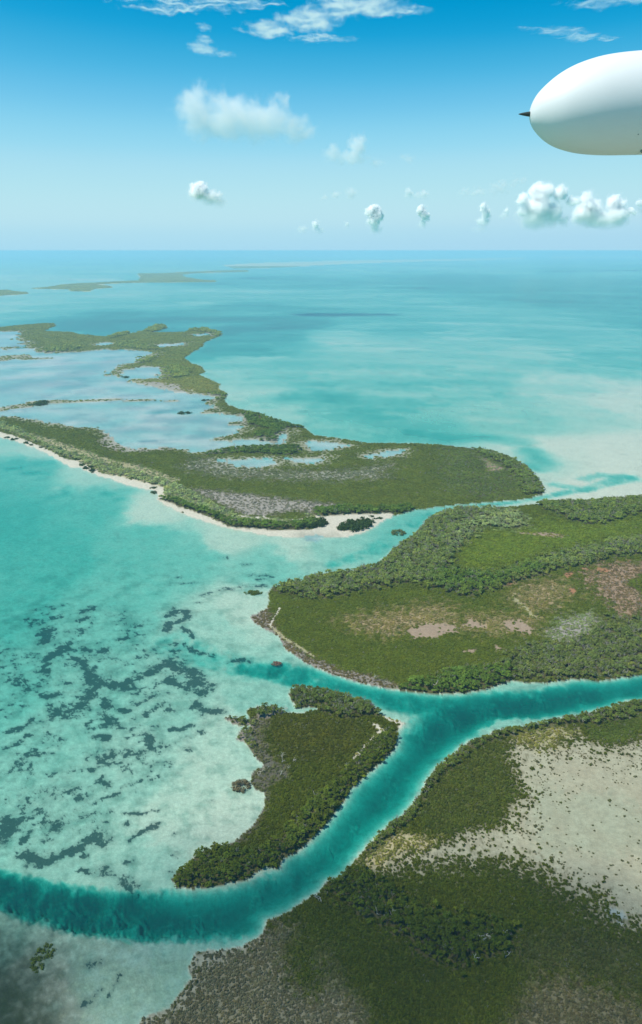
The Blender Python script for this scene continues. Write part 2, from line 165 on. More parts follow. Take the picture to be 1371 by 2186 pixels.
SPIT = {
  'spit': [[-644.1,1487.6,-615.0,1512.1,-593.7,1547.5,-579.2,1563.2,-525.6,1568.5,-453.6,1581.9,-376.7,1579.2,-304.7,1573.8],[19.18,19.77,23.23,18.41,11.91,10.76,9.38,4.0]],
  'bar': [[-1053.5,2161.9,-930.9,2196.5,-929.6,2263.7,-910.7,2279.8,-864.1,2221.9,-799.3,2237.4],[24.26,25.0,42.37,37.58,17.89,10.36]],
}
CHAN = {
  'main': [[-239.9,307.9,-186.2,297.2,-159.9,290.7,-136.5,282.4,-109.8,276.4,-84.9,274.2,-65.3,274.8,-45.8,275.1,-26.5,280.2,-8.8,291.8,11.1,316.6,31.1,344.0,50.1,370.6,69.5,401.8,88.9,434.3,115.9,449.3,152.5,451.6,192.5,463.3,233.4,472.4,360.1,496.9],[9.74,9.48,9.8,10.96,12.14,12.97,13.43,13.44,14.08,15.91,18.89,20.65,21.87,21.52,19.08,15.69,15.1,15.42,15.66,17.04],4.0],
  'west': [[101.4,442.0,80.1,450.4,64.0,453.3,45.0,462.1,18.6,473.7,-8.9,483.8,-33.8,494.2,-58.9,498.3],[14.19,14.41,15.15,15.38,15.7,15.28,13.43,7.83],2.2],
  'west_fan': [[-30.1,492.9,-51.7,496.9,-73.9,505.1,-97.5,517.8,-119.3,536.3],[14.11,16.33,18.71,20.57,21.18],0.55],
  'north': [[428.2,1004.3,415.2,996.2,402.3,988.2,358.2,955.2,320.5,936.4,283.5,916.3,248.4,898.8,200.8,887.4,156.3,870.9,123.6,845.4,102.2,808.4,79.9,774.2,53.6,735.6,30.0,712.8,7.6,697.3],[20.05,18.58,15.15,10.86,8.78,7.38,5.44,4.78,6.47,11.45,13.76,13.24,11.65,9.85,7.25],0.62],
  'plume': [[55.1,424.8,64.3,428.4,78.1,436.5],[3.12,6.92,9.58],0.0],
}
DEPTH = [-385.5,848.3,0.95,-283.0,883.2,0.75,-427.4,1053.2,0.75,-270.2,705.0,0.85,-196.0,756.8,0.62,-284.7,599.1,0.8,-193.5,648.4,0.6,-138.5,717.3,0.52,-59.1,693.0,0.42,7.3,749.9,0.3,40.5,815.7,0.35,-205.4,874.2,0.12,-328.2,1040.9,0.22,-442.9,1177.2,0.22,-96.6,778.0,0.15,-23.1,756.8,0.15,-528.6,1241.3,0.3,-91.8,556.0,0.25,-72.9,599.1,0.14,-168.6,483.8,0.4,-230.5,465.1,0.55,-174.7,400.9,0.38,-109.8,378.2,0.26,-67.1,378.2,0.14,-87.7,338.5,0.14,-146.0,357.5,0.3,-151.1,304.8,0.3,-93.1,304.8,0.25,-174.9,327.8,0.35,-53.7,338.5,0.1,-189.3,556.0,0.5,-100.6,453.3,0.3,-63.7,420.6,0.18,-45.6,465.1,0.3,-102.5,253.1,0.18,-81.3,243.8,0.18,-68.7,253.1,0.22,-144.3,262.9,0.25,-115.2,228.7,0.06,-44.3,260.4,0.3,-470.8,705.0,1.0,-268.8,357.5,0.5,-200.1,239.4,0.08,-128.6,243.8,0.1,14.6,1604.5,0.75,302.9,2288.2,0.45,350.6,1784.4,0.55,505.2,1411.9,0.25,384.6,1162.2,0.05,466.9,1162.2,0.03,386.6,961.5,0.02,386.9,1370.4,0.4,335.0,1091.8,0.12,468.4,1053.2,0.03,608.9,1162.2,0.05,143.2,1370.4,0.75,12.0,1293.8,0.6,-76.5,1411.9,0.4,-151.6,1660.6,0.3,-214.6,2092.8,0.5,-310.9,2459.1,1.4,-472.7,3158,1.9,-134.3,3369,1.9,-146.8,2805.5,1.3,43.9,5023,0.8,1923.1,6229,1.6,1980.5,5023,1.7,1048.5,8178,1.6,798.7,3608,0.75,24.9,2805.5,0.4,18.8,2092.8,0.55,2700.6,14446,0.65,4881,13355,0.9,-1065.1,4577,0.75,-1488.2,4202,0.65,-1537.4,5877,0.45,-1007.9,5877,0.6,-4253,13355,0.55,-3351,8178,0.35,-1893.9,4577,0.5,-321.3,11859,0.7,-662.3,8178,1.4,234.7,3369,0.9,867.7,2288.2,0.7,554.1,1720.4,0.25,639.8,1551.9,0.1,585.3,2288.2,0.45,123.3,1720.4,0.6,-4083,17841,0.7,354.4,41309,0.7,9084,48839,0.8,-8165,35787,1.2,-5894,53733,1.8,11359,89625,2.6,-24496,107572,2.8,27245,89625,2.6,-15532,41309,1.6,1760.9,3158,1.2,796.0,1370.4,0.4,-4817,8178,0.5,-976.2,3608,1.9,-728.7,3369,2.2,-306.7,4037,1.5,86.4,785.3,0.5,132.9,1053.2,0.5]
GRASS = [[[-231.5,562.1,-226.4,555.8,-226.4,541.6],4.36,1.0],[[-235.8,551.7,-225.1,557.9],1.99,1.0],[[-198.1,557.9,-205.0,541.6],1.73,1.0],[[-203.7,537.7,-212.7,518.7,-213.0,506.1,-209.4,495.6],3.03,1.0],[[-204.3,599.9,-209.3,595.3],3.95,1.0],[[-202.4,586.1,-208.0,577.2],1.84,1.0],[[-226.9,584.7,-232.9,583.8],2.14,1.0],[[-178.2,526.2,-171.0,524.3],2.68,1.0],[[-192.6,514.3,-179.2,500.8,-168.1,487.2,-161.8,477.4],3.38,1.0],[[-175.2,487.2,-165.3,477.4,-154.8,477.4,-143.5,474.2,-139.6,487.2,-129.6,490.6,-124.5,500.8,-117.1,509.6],3.41,1.0],[[-164.4,474.2,-166.7,452.8,-174.0,444.1,-182.1,438.4],3.53,1.0],[[-154.1,455.8,-149.1,449.9],2.8,1.0],[[-136.8,444.1,-135.0,443.5],3.26,1.0],[[-114.2,504.3,-99.7,493.9,-91.4,487.2,-94.1,471.1],4.32,1.0],[[-113.6,482.3,-101.6,474.2],2.4,1.0],[[-80.7,474.2,-85.4,464.8],3.06,1.0],[[-87.5,451.3,-79.4,441.3,-68.2,444.1],2.44,1.0],[[-134.8,586.1,-128.6,597.6,-116.8,590.6,-115.9,579.4,-123.4,575.0,-130.1,572.8,-128.7,560.0],2.76,1.0],[[-132.1,588.4,-119.6,588.4],4.01,0.55],[[-117.4,564.2,-105.0,549.7],1.75,1.0],[[-110.8,537.7,-99.0,524.3,-83.1,518.7],1.93,0.8],[[-71.0,511.4,-56.2,511.4],2.07,0.9],[[-110.8,626.8,-102.7,631.9],2.34,0.8],[[-111.1,611.9,-109.3,611.4],1.62,0.8],[[-94.4,637.1,-77.4,645.0,-52.7,647.7],2.39,0.75],[[-60.6,661.3,-47.3,669.8],1.79,0.7],[[-142.1,653.1,-117.4,655.8],2.11,0.5],[[-212.7,472.6,-194.5,460.3,-187.5,464.8],1.87,0.9],[[-208.4,449.9,-207.0,450.5],1.32,0.9],[[-192.2,451.3,-190.2,451.3],1.55,0.9],[[-190.0,480.7,-187.9,480.7],1.67,0.9],[[-194.8,432.9,-197.6,427.5,-205.7,419.5],2.32,0.9],[[-195.1,408.1,-202.4,403.1],1.77,1.0],[[-191.4,417.0,-189.6,416.4],1.61,0.9],[[-145.3,435.7,-141.3,432.9],2.55,1.0],[[-156.7,430.2,-153.1,434.3],1.46,0.8],[[-146.2,415.7,-140.8,413.1],2.41,1.0],[[-133.7,422.2,-132.0,421.6],1.84,0.9],[[-116.7,417.0,-108.8,409.3,-108.8,401.9,-115.0,395.9,-122.6,395.9],1.81,0.9],[[-131.9,397.1,-136.9,387.7],2.28,0.9],[[-180.9,394.7,-179.4,394.7],1.51,0.9],[[-99.1,423.5,-92.5,422.2,-87.0,427.5],1.85,1.0],[[-110.2,455.8,-115.1,447.0,-119.9,438.4],1.79,0.9],[[-110.2,427.5,-108.5,426.9],1.66,0.9],[[-80.2,419.5,-78.5,419.0],1.42,0.9],[[-84.7,399.5,-83.1,399.0],1.34,0.9],[[-107.9,371.1,-112.8,367.9],1.05,0.9],[[-99.4,375.4,-98.0,375.2],0.89,0.9],[[-114.5,380.9,-120.3,380.9],1.27,0.6],[[-131.7,374.3,-136.4,365.8],1.42,0.8],[[-144.3,363.7,-152.8,359.6],1.71,0.8],[[-153.7,500.8,-144.4,507.8,-133.5,526.2],1.76,0.55],[[-118.6,537.7,-116.9,518.7,-111.2,507.8],4.13,0.5],[[-130.7,449.9,-119.9,461.8,-110.9,467.9],4.41,0.35],[[-176.9,338.3,-172.0,328.9,-172.9,322.9],3.37,1.0],[[-172.8,336.7,-167.4,337.5],1.34,0.9],[[-159.1,330.4,-160.8,322.9],1.97,0.9],[[-154.9,337.5,-153.7,337.3],1.35,0.8],[[-124.6,327.4,-118.4,321.4],2.93,1.0],[[-125.5,322.9,-132.0,315.6,-139.3,311.3,-145.8,308.5,-155.6,312.0],2.43,1.0],[[-124.1,312.7,-122.9,312.4],1.23,0.9],[[-152.5,361.8,-155.0,354.8],1.82,0.7],[[-142.9,361.8,-139.1,353.1],2.19,0.7],[[-132.7,372.6,-125.1,367.1],1.89,0.7],[[-116.8,363.5,-120.5,359.1,-127.0,356.5],1.17,0.9],[[-107.8,371.7,-113.1,368.0],1.05,0.9],[[-119.8,347.2,-123.5,343.9],1.25,0.8],[[-130.9,351.4,-129.7,351.4],1.06,0.8],[[-93.9,346.4,-101.3,343.1,-110.8,343.9],0.83,1.0],[[-109.5,335.1,-107.7,335.1],1.2,0.9],[[-90.6,335.9,-95.3,331.2,-101.1,327.4,-103.4,322.9],1.21,1.0],[[-89.8,332.0,-94.9,329.7],0.66,0.9],[[-77.7,312.4,-76.6,312.4],0.74,1.0],[[-80.0,326.9,-79.3,326.9],0.52,1.0],[[-101.7,307.8,-99.9,307.5],1.82,0.8],[[-93.7,291.2,-99.8,295.1,-111.9,301.7],3.42,0.6],[[-122.8,303.0,-116.8,300.3],1.49,0.7],[[-77.8,301.7,-76.2,301.4],1.78,0.4],[[-64.6,353.1,-62.2,353.1],0.99,0.5],[[-156.8,356.5,-163.8,343.1,-170.5,333.5],4.3,0.35],[[-134.9,343.1,-143.3,333.5,-151.4,324.4],4.12,0.35],[[-103.8,249.1,-95.6,249.1],1.45,0.6],[[-88.4,244.1,-89.1,238.3,-90.8,231.2],0.33,0.8],[[-95.7,236.4,-100.5,229.0],1.37,0.5],[[331.7,1158.4,330.9,1087.0,316.6,1060.7],15.16,0.7],[[315.0,971.5,337.5,960.6],4.17,0.7],[[366.6,999.6,396.1,1017.3,436.4,999.6],6.82,0.55],[[215.2,1238.8,281.8,1247.4,326.4,1213.6],18.71,0.55],[[156.4,1292.2,201.6,1256.2],13.22,0.4],[[-83.5,1601.1,-27.7,1643.5,14.6,1601.1],35.67,0.45],[[-456.7,1050.0,-443.4,1056.4],2.32,0.7],[[-423.6,1031.4,-394.5,1031.4],2.59,0.75],[[-341.6,962.4,-333.1,925.9,-351.4,915.9],2.94,0.45],[[-286.2,936.1,-275.4,931.0],2.84,0.4],[[-259.4,911.0,-253.3,911.0],2.73,0.4],[[-104.6,717.1,-98.4,717.1],2.39,0.6],[[-78.3,701.4,-73.4,700.2],2.32,0.7],[[-68.7,674.6,-52.1,671.7],2.57,0.7],[[-140.2,670.0,-136.0,670.0],1.82,0.8],[[-331.2,3529,-172.0,3408,-220.0,2906.2],110.69,0.45],[[-262.8,1445.5,-304.6,1468.6,-328.2,1445.5],7.21,0.3]]
LAGOON = [[[-659.8,1811.8,-618.1,1962.0,-595.5,2186.5],37.71,0.5],[[-735.2,1712.7,-688.6,1811.8,-586.0,1760.9],39.34,0.6],[[-708.1,2046.3,-610.9,2046.3],32.5,0.4],[[-314.1,1468.6,-270.7,1492.5,-227.8,1529.6],15.96,0.7],[[-309.8,1380.0,-244.4,1390.5,-172.0,1349.3],23.24,0.6],[[-393.9,1282.4,-333.6,1310.3,-263.7,1300.9],20.42,0.5],[[-212.8,1246.8,-185.0,1282.4],19.44,0.6],[[-296.7,1221.3,-280.7,1221.3],8.65,0.9]]
SPOT = {
  'bush_channel': [86.7,788.2],
  'bush_point': [-62.8,631.9],
  'bush_red': [-34.4,505.8],
  'bush_brown': [-47.6,365.6],
  'bush_corner': [-125.3,251.9],
  'beach_shrubs': [-532.5,1241.7,-515.7,1229.8,-485.8,1203.3,-473.2,1190.5,-450.9,1174.7,-412.5,1137.1,-392.9,1116.9,-380.7,1107.1,-371.5,1098.8,-353.9,1069.3,-340.2,1053.9,-329.5,1037.5,-224.5,956.0,-219.4,936.1],
  'spit_shrubs': [60.4,842.0,65.0,834.4,69.3,835.3],
  'lagoon_shrubs': [-489.9,1884.0,-267.4,1445.5,-582.3,1529.6,-581.5,1555.3,-244.8,1579.3],
  'dead': [-20.2,380.7,-32.7,380.7,-24.9,443.3,-24.5,392.4,-3.7,353.5,-13.7,335.5,16.4,380.7,-17.3,387.4,-35.1,378.7,-24.2,386.5,-37.2,374.0,-24.8,374.0,75.7,259.5,72.8,257.4,26.5,273.7,30.9,271.7,84.0,260.3,-0.8,284.1,-2.2,284.4,33.5,271.4,82.5,251.1,68.5,248.4,83.3,467.9,39.1,481.7,45.3,475.7,174.1,516.1,157.8,525.3],
}
THICK = {
  'spit_thicket': [18.1,795.2,25.4,814.8,36.9,827.0,56.9,831.9,64.3,824.5,58.2,808.4,46.4,792.9,30.0,787.5],
  'spit_thicket2': [-24.6,818.0,-8.0,827.8,3.2,824.5,9.3,814.8,0.4,803.7,-15.9,800.6],
}

# clouds: kind, label, centre, extinction per metre, ragged share, raggedness per metre, blobs (x, y, z, radii)
CLOUDS = [
  ('cumulus_cloud', 'broad soft grey-white cloud alone in the mid sky, largest of the low clouds', [-353, 3700, 847], 0.013, 0.55, 0.007726, [[-196.7, 0.0, 41.4, 103.5, 144.1, 120.1], [-62.1, 0.0, 24.9, 124.3, 149.1, 103.5], [20.7, 0.0, 0.0, 186.4, 150.0, 103.5], [124.3, 0.0, -16.6, 145.0, 150.0, 93.2], [165.7, 0.0, 31.1, 66.3, 99.4, 82.8], [248.5, 0.0, -45.6, 103.5, 124.3, 53.8], [-124.3, 0.0, -31.1, 165.7, 150.0, 66.3]]),
  ('cumulus_cloud', 'faint greyish puff of cloud in mid sky, low right of the broad cloud', [238, 6500, 1041], 0.012, 0.6, 0.008145, [[55.3, 0.0, 44.2, 103.1, 123.8, 95.8], [-147.3, 0.0, -22.1, 81.0, 97.2, 81.0], [0.0, 0.0, -51.6, 176.8, 150.0, 66.3], [202.6, 0.0, -95.8, 95.8, 114.9, 36.8]]),
  ('cumulus_cloud', 'tiny pale grey wisp of cloud beside the greyish puff', [689, 6500, 980], 0.008, 0.6, 0.013529, [[0.0, 0.0, 0.0, 66.5, 60.0, 40.7], [-37.0, 0.0, 18.5, 44.4, 53.2, 25.9]]),
  ('cumulus_cloud', 'small bright white cloud on the left above the far islands', [-1301, 9000, 879], 0.16, 0.45, 0.008667, [[-51.9, 0.0, 41.5, 124.6, 149.5, 114.2], [-10.4, 0.0, 93.5, 62.3, 74.8, 62.3], [93.5, 0.0, -31.2, 135.0, 150.0, 88.3], [186.9, 0.0, -72.7, 83.1, 99.7, 62.3]]),
  ('cumulus_cloud', 'upright white puff of cloud above the middle of the horizon', [767, 11500, 736], 0.2, 0.5, 0.007466, [[-13.4, 0.0, 80.4, 133.9, 130.0, 113.8], [53.6, 0.0, 40.2, 100.5, 120.5, 93.8], [-13.4, 0.0, -40.2, 107.1, 128.6, 107.1], [13.4, 0.0, -147.3, 80.4, 112.5, 93.8]]),
  ('cumulus_cloud', 'thin upright white cloud just left of the tall cumulus group', [1456, 11500, 755], 0.2, 0.5, 0.008965, [[-20.1, 0.0, 93.7, 87.0, 90.0, 80.3], [26.8, 0.0, 0.0, 73.6, 90.0, 93.7], [0.0, 0.0, -107.1, 73.6, 88.3, 66.9], [53.5, 0.0, 26.8, 60.2, 72.3, 40.2]]),
  ('cumulus_cloud', 'flat pale cloud above the thin upright cloud', [1227, 10500, 975], 0.03, 0.5, 0.008254, [[-96.9, 0.0, 12.1, 84.8, 90.0, 84.8], [60.6, 0.0, -24.2, 169.6, 90.0, 60.6], [121.2, 0.0, 24.2, 72.7, 87.2, 42.4]]),
  ('cumulus_cloud', 'tall billowing white cumulus, biggest of the clouds near the horizon', [3283, 12000, 949], 0.2, 0.5, 0.005037, [[-41.7, 0.0, 152.9, 166.8, 216.8, 180.6], [55.6, 0.0, 194.5, 125.1, 150.1, 125.1], [264.0, 0.0, 152.9, 104.2, 150.1, 125.1], [-291.8, 0.0, 69.5, 104.2, 125.1, 90.3], [-277.9, 0.0, -97.3, 97.3, 141.7, 118.1], [-55.6, 0.0, -69.5, 222.3, 266.8, 194.5], [180.6, 0.0, -139.0, 139.0, 216.8, 180.6], [-97.3, 0.0, -236.2, 236.2, 283.5, 139.0], [347.4, 0.0, -236.2, 83.4, 116.7, 97.3], [458.6, 0.0, 41.7, 125.1, 150.1, 62.5]]),
  ('cumulus_cloud', 'white cumulus with domed top at the right, beside the tallest one', [4383, 12500, 909], 0.16, 0.5, 0.00524, [[-275.6, 0.0, 87.0, 116.0, 208.8, 174.0], [-145.0, 0.0, 0.0, 101.5, 208.8, 174.0], [-319.1, 0.0, -87.0, 174.0, 208.8, 159.5], [159.5, 0.0, 101.5, 130.5, 156.6, 123.3], [275.6, 0.0, 58.0, 72.5, 139.2, 116.0], [203.0, 0.0, -116.0, 217.5, 261.0, 174.0], [-43.5, 0.0, -174.0, 319.1, 300.0, 130.5], [391.6, 0.0, -43.5, 116.0, 139.2, 43.5]]),
  ('cumulus_cloud', 'slim leaning white cloud left of the tallest cumulus', [2434, 12000, 768], 0.1, 0.5, 0.008589, [[-27.9, 0.0, 139.7, 55.9, 90.0, 90.8], [27.9, 0.0, 55.9, 76.8, 90.0, 97.8], [-14.0, 0.0, -69.9, 111.8, 90.0, 97.8], [-41.9, 0.0, -167.6, 139.7, 90.0, 55.9]]),
  ('cumulus_cloud', 'small faint white puff close to the left foot of the tallest cumulus', [2731, 12000, 814], 0.05, 0.5, 0.010034, [[0.0, 0.0, -27.9, 76.7, 60.0, 55.8], [34.9, 0.0, 55.8, 41.9, 60.0, 55.8]]),
  ('cumulus_cloud', 'pair of small faint white puffs low over the middle horizon', [-142, 12500, 638], 0.05, 0.5, 0.00958, [[-146.1, 0.0, -29.2, 87.7, 70.0, 65.8], [58.5, 0.0, 29.2, 80.4, 70.0, 95.0], [131.5, 0.0, -43.8, 87.7, 70.0, 51.2]]),
  ('cumulus_cloud', 'faint pale cloud between mid sky and horizon, right of centre', [309, 9500, 936], 0.014, 0.55, 0.009132, [[43.8, 0.0, 0.0, 98.6, 80.0, 87.6], [-131.4, 0.0, -16.4, 76.7, 80.0, 43.8], [-273.8, 0.0, -54.8, 65.7, 78.8, 38.3]]),
  ('cumulus_cloud', 'thin grey streak of cloud above the tallest cumulus', [1745, 8000, 895], 0.009, 0.6, 0.008698, [[-229.9, 0.0, -46.0, 156.4, 70.0, 41.4], [0.0, 0.0, -27.6, 183.9, 70.0, 55.2], [183.9, 0.0, 46.0, 138.0, 70.0, 55.2], [55.2, 0.0, 18.4, 82.8, 70.0, 41.4]]),
  ('cumulus_cloud', 'pale flat cloud bank below the thin grey streak', [2026, 11000, 1036], 0.012, 0.5, 0.007886, [[-88.8, 0.0, 12.7, 114.1, 60.0, 57.1], [101.4, 0.0, 0.0, 152.2, 60.0, 44.4]]),
  ('cumulus_cloud', 'tiny faint puff of cloud just left of the upright white puff', [405, 12500, 672], 0.03, 0.5, 0.010959, [[0.0, 0.0, 14.6, 58.4, 60.0, 65.7], [-14.6, 0.0, -58.4, 73.0, 60.0, 43.8]]),
  ('cumulus_cloud', 'pale scrap of cloud cut by the right edge above the horizon', [4927, 12500, 963], 0.03, 0.5, 0.008287, [[0.0, 0.0, 29.0, 72.4, 80.0, 86.9], [29.0, 0.0, -101.4, 115.8, 80.0, 86.9]]),
  ('high_cloud', 'wide streaky white high cloud across the top middle of the sky', [125, 16000, 4267], 0.006, 0.75, 0.002319, [[-1121.4, 501.9, 0.0, 603.8, 749.2, 47.4], [-345.0, -143.4, 0.0, 776.3, 885.5, 56.1], [517.6, -860.4, 0.0, 1035.1, 749.2, 47.4], [1293.9, -717.0, 0.0, 603.8, 408.7, 25.9], [172.5, -1649.1, 0.0, 517.6, 476.8, 30.2], [-86.3, 1075.5, 0.0, 776.3, 408.7, 25.9], [690.1, -2079.3, 0.0, 345.0, 306.5, 19.4]]),
  ('high_cloud', 'long bright high cloud cut by the top edge of the sky', [-2442, 16000, 4621], 0.006, 0.7, 0.002338, [[-513.2, -66.3, 0.0, 1026.4, 283.5, 19.2], [342.1, -132.6, 0.0, 769.8, 472.6, 32.1], [1111.9, 199.0, 0.0, 855.3, 378.0, 25.7], [-171.1, 464.3, 0.0, 1368.5, 441.1, 29.9]]),
  ('high_cloud', 'small ragged white high cloud under the long top cloud', [-1667, 12500, 3141], 0.005, 0.7, 0.004417, [[-95.1, 309.0, 0.0, 271.7, 499.1, 28.9], [176.6, 618.1, 0.0, 203.8, 264.2, 15.3], [95.1, -803.5, 0.0, 122.3, 293.6, 17.0], [0.0, -185.4, 0.0, 149.4, 352.3, 20.4]]),
  ('high_cloud', 'thin slanting white streak of high cloud above the white pod', [4127, 14000, 3614], 0.005, 0.75, 0.003298, [[-303.2, -205.4, 0.0, 485.1, 325.2, 18.9], [151.6, 205.4, 0.0, 454.8, 325.2, 18.9], [576.1, 273.9, 0.0, 318.4, 260.2, 15.2], [-833.8, -273.9, 0.0, 303.2, 162.6, 9.5]]),
  ('high_cloud', 'feathery high cloud in the top right corner of the sky', [5263, 16000, 4562], 0.003, 0.8, 0.002335, [[-257.0, 0.0, 0.0, 685.2, 398.0, 25.7], [342.6, -279.3, 0.0, 513.9, 398.0, 25.7]]),
]

# ---------------------------------------------------------------- numpy noise and chart geometry
rng = np.random.default_rng(7)
random.seed(7)
PERM = rng.permutation(4096).astype(np.int64)
GRAD = rng.random(4096) * 2 * np.pi
GX, GY = np.cos(GRAD), np.sin(GRAD)

def gnoise(x, y, seed=0):
    xi = np.floor(x).astype(np.int64); yi = np.floor(y).astype(np.int64)
    fx = x - xi; fy = y - yi
    u = fx * fx * fx * (fx * (fx * 6 - 15) + 10); v = fy * fy * fy * (fy * (fy * 6 - 15) + 10)
    def h(a, b):
        return PERM[(PERM[(a + seed * 131) & 4095] + b) & 4095]
    def d(a, b, dx, dy):
        k = h(a, b); return GX[k] * dx + GY[k] * dy
    n00 = d(xi, yi, fx, fy); n10 = d(xi + 1, yi, fx - 1, fy); n01 = d(xi, yi + 1, fx, fy - 1); n11 = d(xi + 1, yi + 1, fx - 1, fy - 1)
    a = n00 + u * (n10 - n00); b = n01 + u * (n11 - n01)
    return (a + v * (b - a)) * 1.5

def fbm(x, y, octaves=4, seed=0, gain=0.5):
    s = 0.0; a = 1.0; t = 0.0
    for k in range(octaves):
        s = s + a * gnoise(x * 2 ** k + 17.3 * k, y * 2 ** k - 9.1 * k, seed + k); t += a; a *= gain
    return s / t

def sstep(a, b, x):
    t = np.clip((x - a) / (b - a), 0, 1); return t * t * (3 - 2 * t)

def chart(flat):                      # metres -> (bearing, log range): shapes keep their form, scale follows range
    p = np.array(flat, float).reshape(-1, 2)
    return np.stack([np.arctan2(p[:, 0], p[:, 1]), np.log(np.hypot(p[:, 0], p[:, 1]))], 1)

def poly_sdf(T, P, flat, margin=0.12):  # signed distance to an outline, positive inside, relative to range
    q = chart(flat); out = np.full(T.shape, -margin)
    lo = q.min(0) - margin; hi = q.max(0) + margin
    idx = np.nonzero((T > lo[0]) & (T < hi[0]) & (P > lo[1]) & (P < hi[1]))[0]
    if len(idx) == 0: return out
    t = T[idx]; p = P[idx]; best = np.full(t.shape, 1e9); inside = np.zeros(t.shape, bool)
    n = len(q)
    for i in range(n):
        ax, ay = q[i]; bx, by = q[(i + 1) % n]; dx, dy = bx - ax, by - ay
        L2 = dx * dx + dy * dy + 1e-18
        k = np.clip(((t - ax) * dx + (p - ay) * dy) / L2, 0, 1)
        best = np.minimum(best, (t - ax - k * dx) ** 2 + (p - ay - k * dy) ** 2)
        c = ((ay > p) != (by > p))
        if c.any():
            xx = ax + (p - ay) * dx / (dy if dy != 0 else 1e-12)
            inside ^= c & (t < xx)
    d = np.sqrt(best); out[idx] = np.where(inside, d, -np.minimum(d, margin)); return out

def line_sdf(T, P, flat, widths, margin=0.15):   # returns signed distance inside a stroke and local half width
    q = chart(flat); p0 = np.array(flat, float).reshape(-1, 2); rr = np.hypot(p0[:, 0], p0[:, 1])
    w = (np.array(widths, float) if np.ndim(widths) else np.full(len(q), widths)) / rr
    out = np.full(T.shape, -margin); wid = np.full(T.shape, w.mean())
    lo = q.min(0) - margin; hi = q.max(0) + margin
    idx = np.nonzero((T > lo[0]) & (T < hi[0]) & (P > lo[1]) & (P < hi[1]))[0]
    if len(idx) == 0: return out, wid
    t = T[idx]; p = P[idx]; best = np.full(t.shape, -1e9); bw = np.full(t.shape, w[0])
    for i in range(max(1, len(q) - 1)):
        j = min(i + 1, len(q) - 1)
        ax, ay = q[i]; dx, dy = q[j] - q[i]; L2 = dx * dx + dy * dy + 1e-18
        k = np.clip(((t - ax) * dx + (p - ay) * dy) / L2, 0, 1)
        ww = w[i] + k * (w[j] - w[i])
        s = ww - np.hypot(t - ax - k * dx, p - ay - k * dy)
        m = s > best; best = np.where(m, s, best); bw = np.where(m, ww, bw)
    out[idx] = np.maximum(best, -margin); wid[idx] = bw
    return out, wid

# ---------------------------------------------------------------- land cover: density, height, leaf rgb, dead wood share, ground rgb
OLV = (.100, .124, .011); GRN = (.136, .172, .018); BRT = (.195, .262, .027); DRK = (.108, .170, .026)
GRY = (.285, .345, .130); BRN = (.20, .16, .065); YEL = (.29, .28, .070); DGR = (.150, .198, .040)
SOIL = (.090, .085, .036); SAND = (.54, .50, .40); MUD = (.23, .20, .165); PINK = (.32, .235, .165); RED = (.33, .165, .085)
PALE = (.345, .322, .222); STRAW = (.33, .30, .165); GREYS = (.29, .265, .225)
BASE = {'north': (.93, .45, (.165, .205, .030), .01, SOIL), 'east': (.93, .5, GRN, .012, SOIL), 'wedge': (.95, .55, OLV, .03, SOIL),
        'southeast': (.95, .55, OLV, .02, SOIL), 'corner': (.35, .4, (.070, .085, .018), .1, (.045, .048, .028)), 'far': (.7, .6, (.36, .42, .15), .0, (.46, .44, .28))}
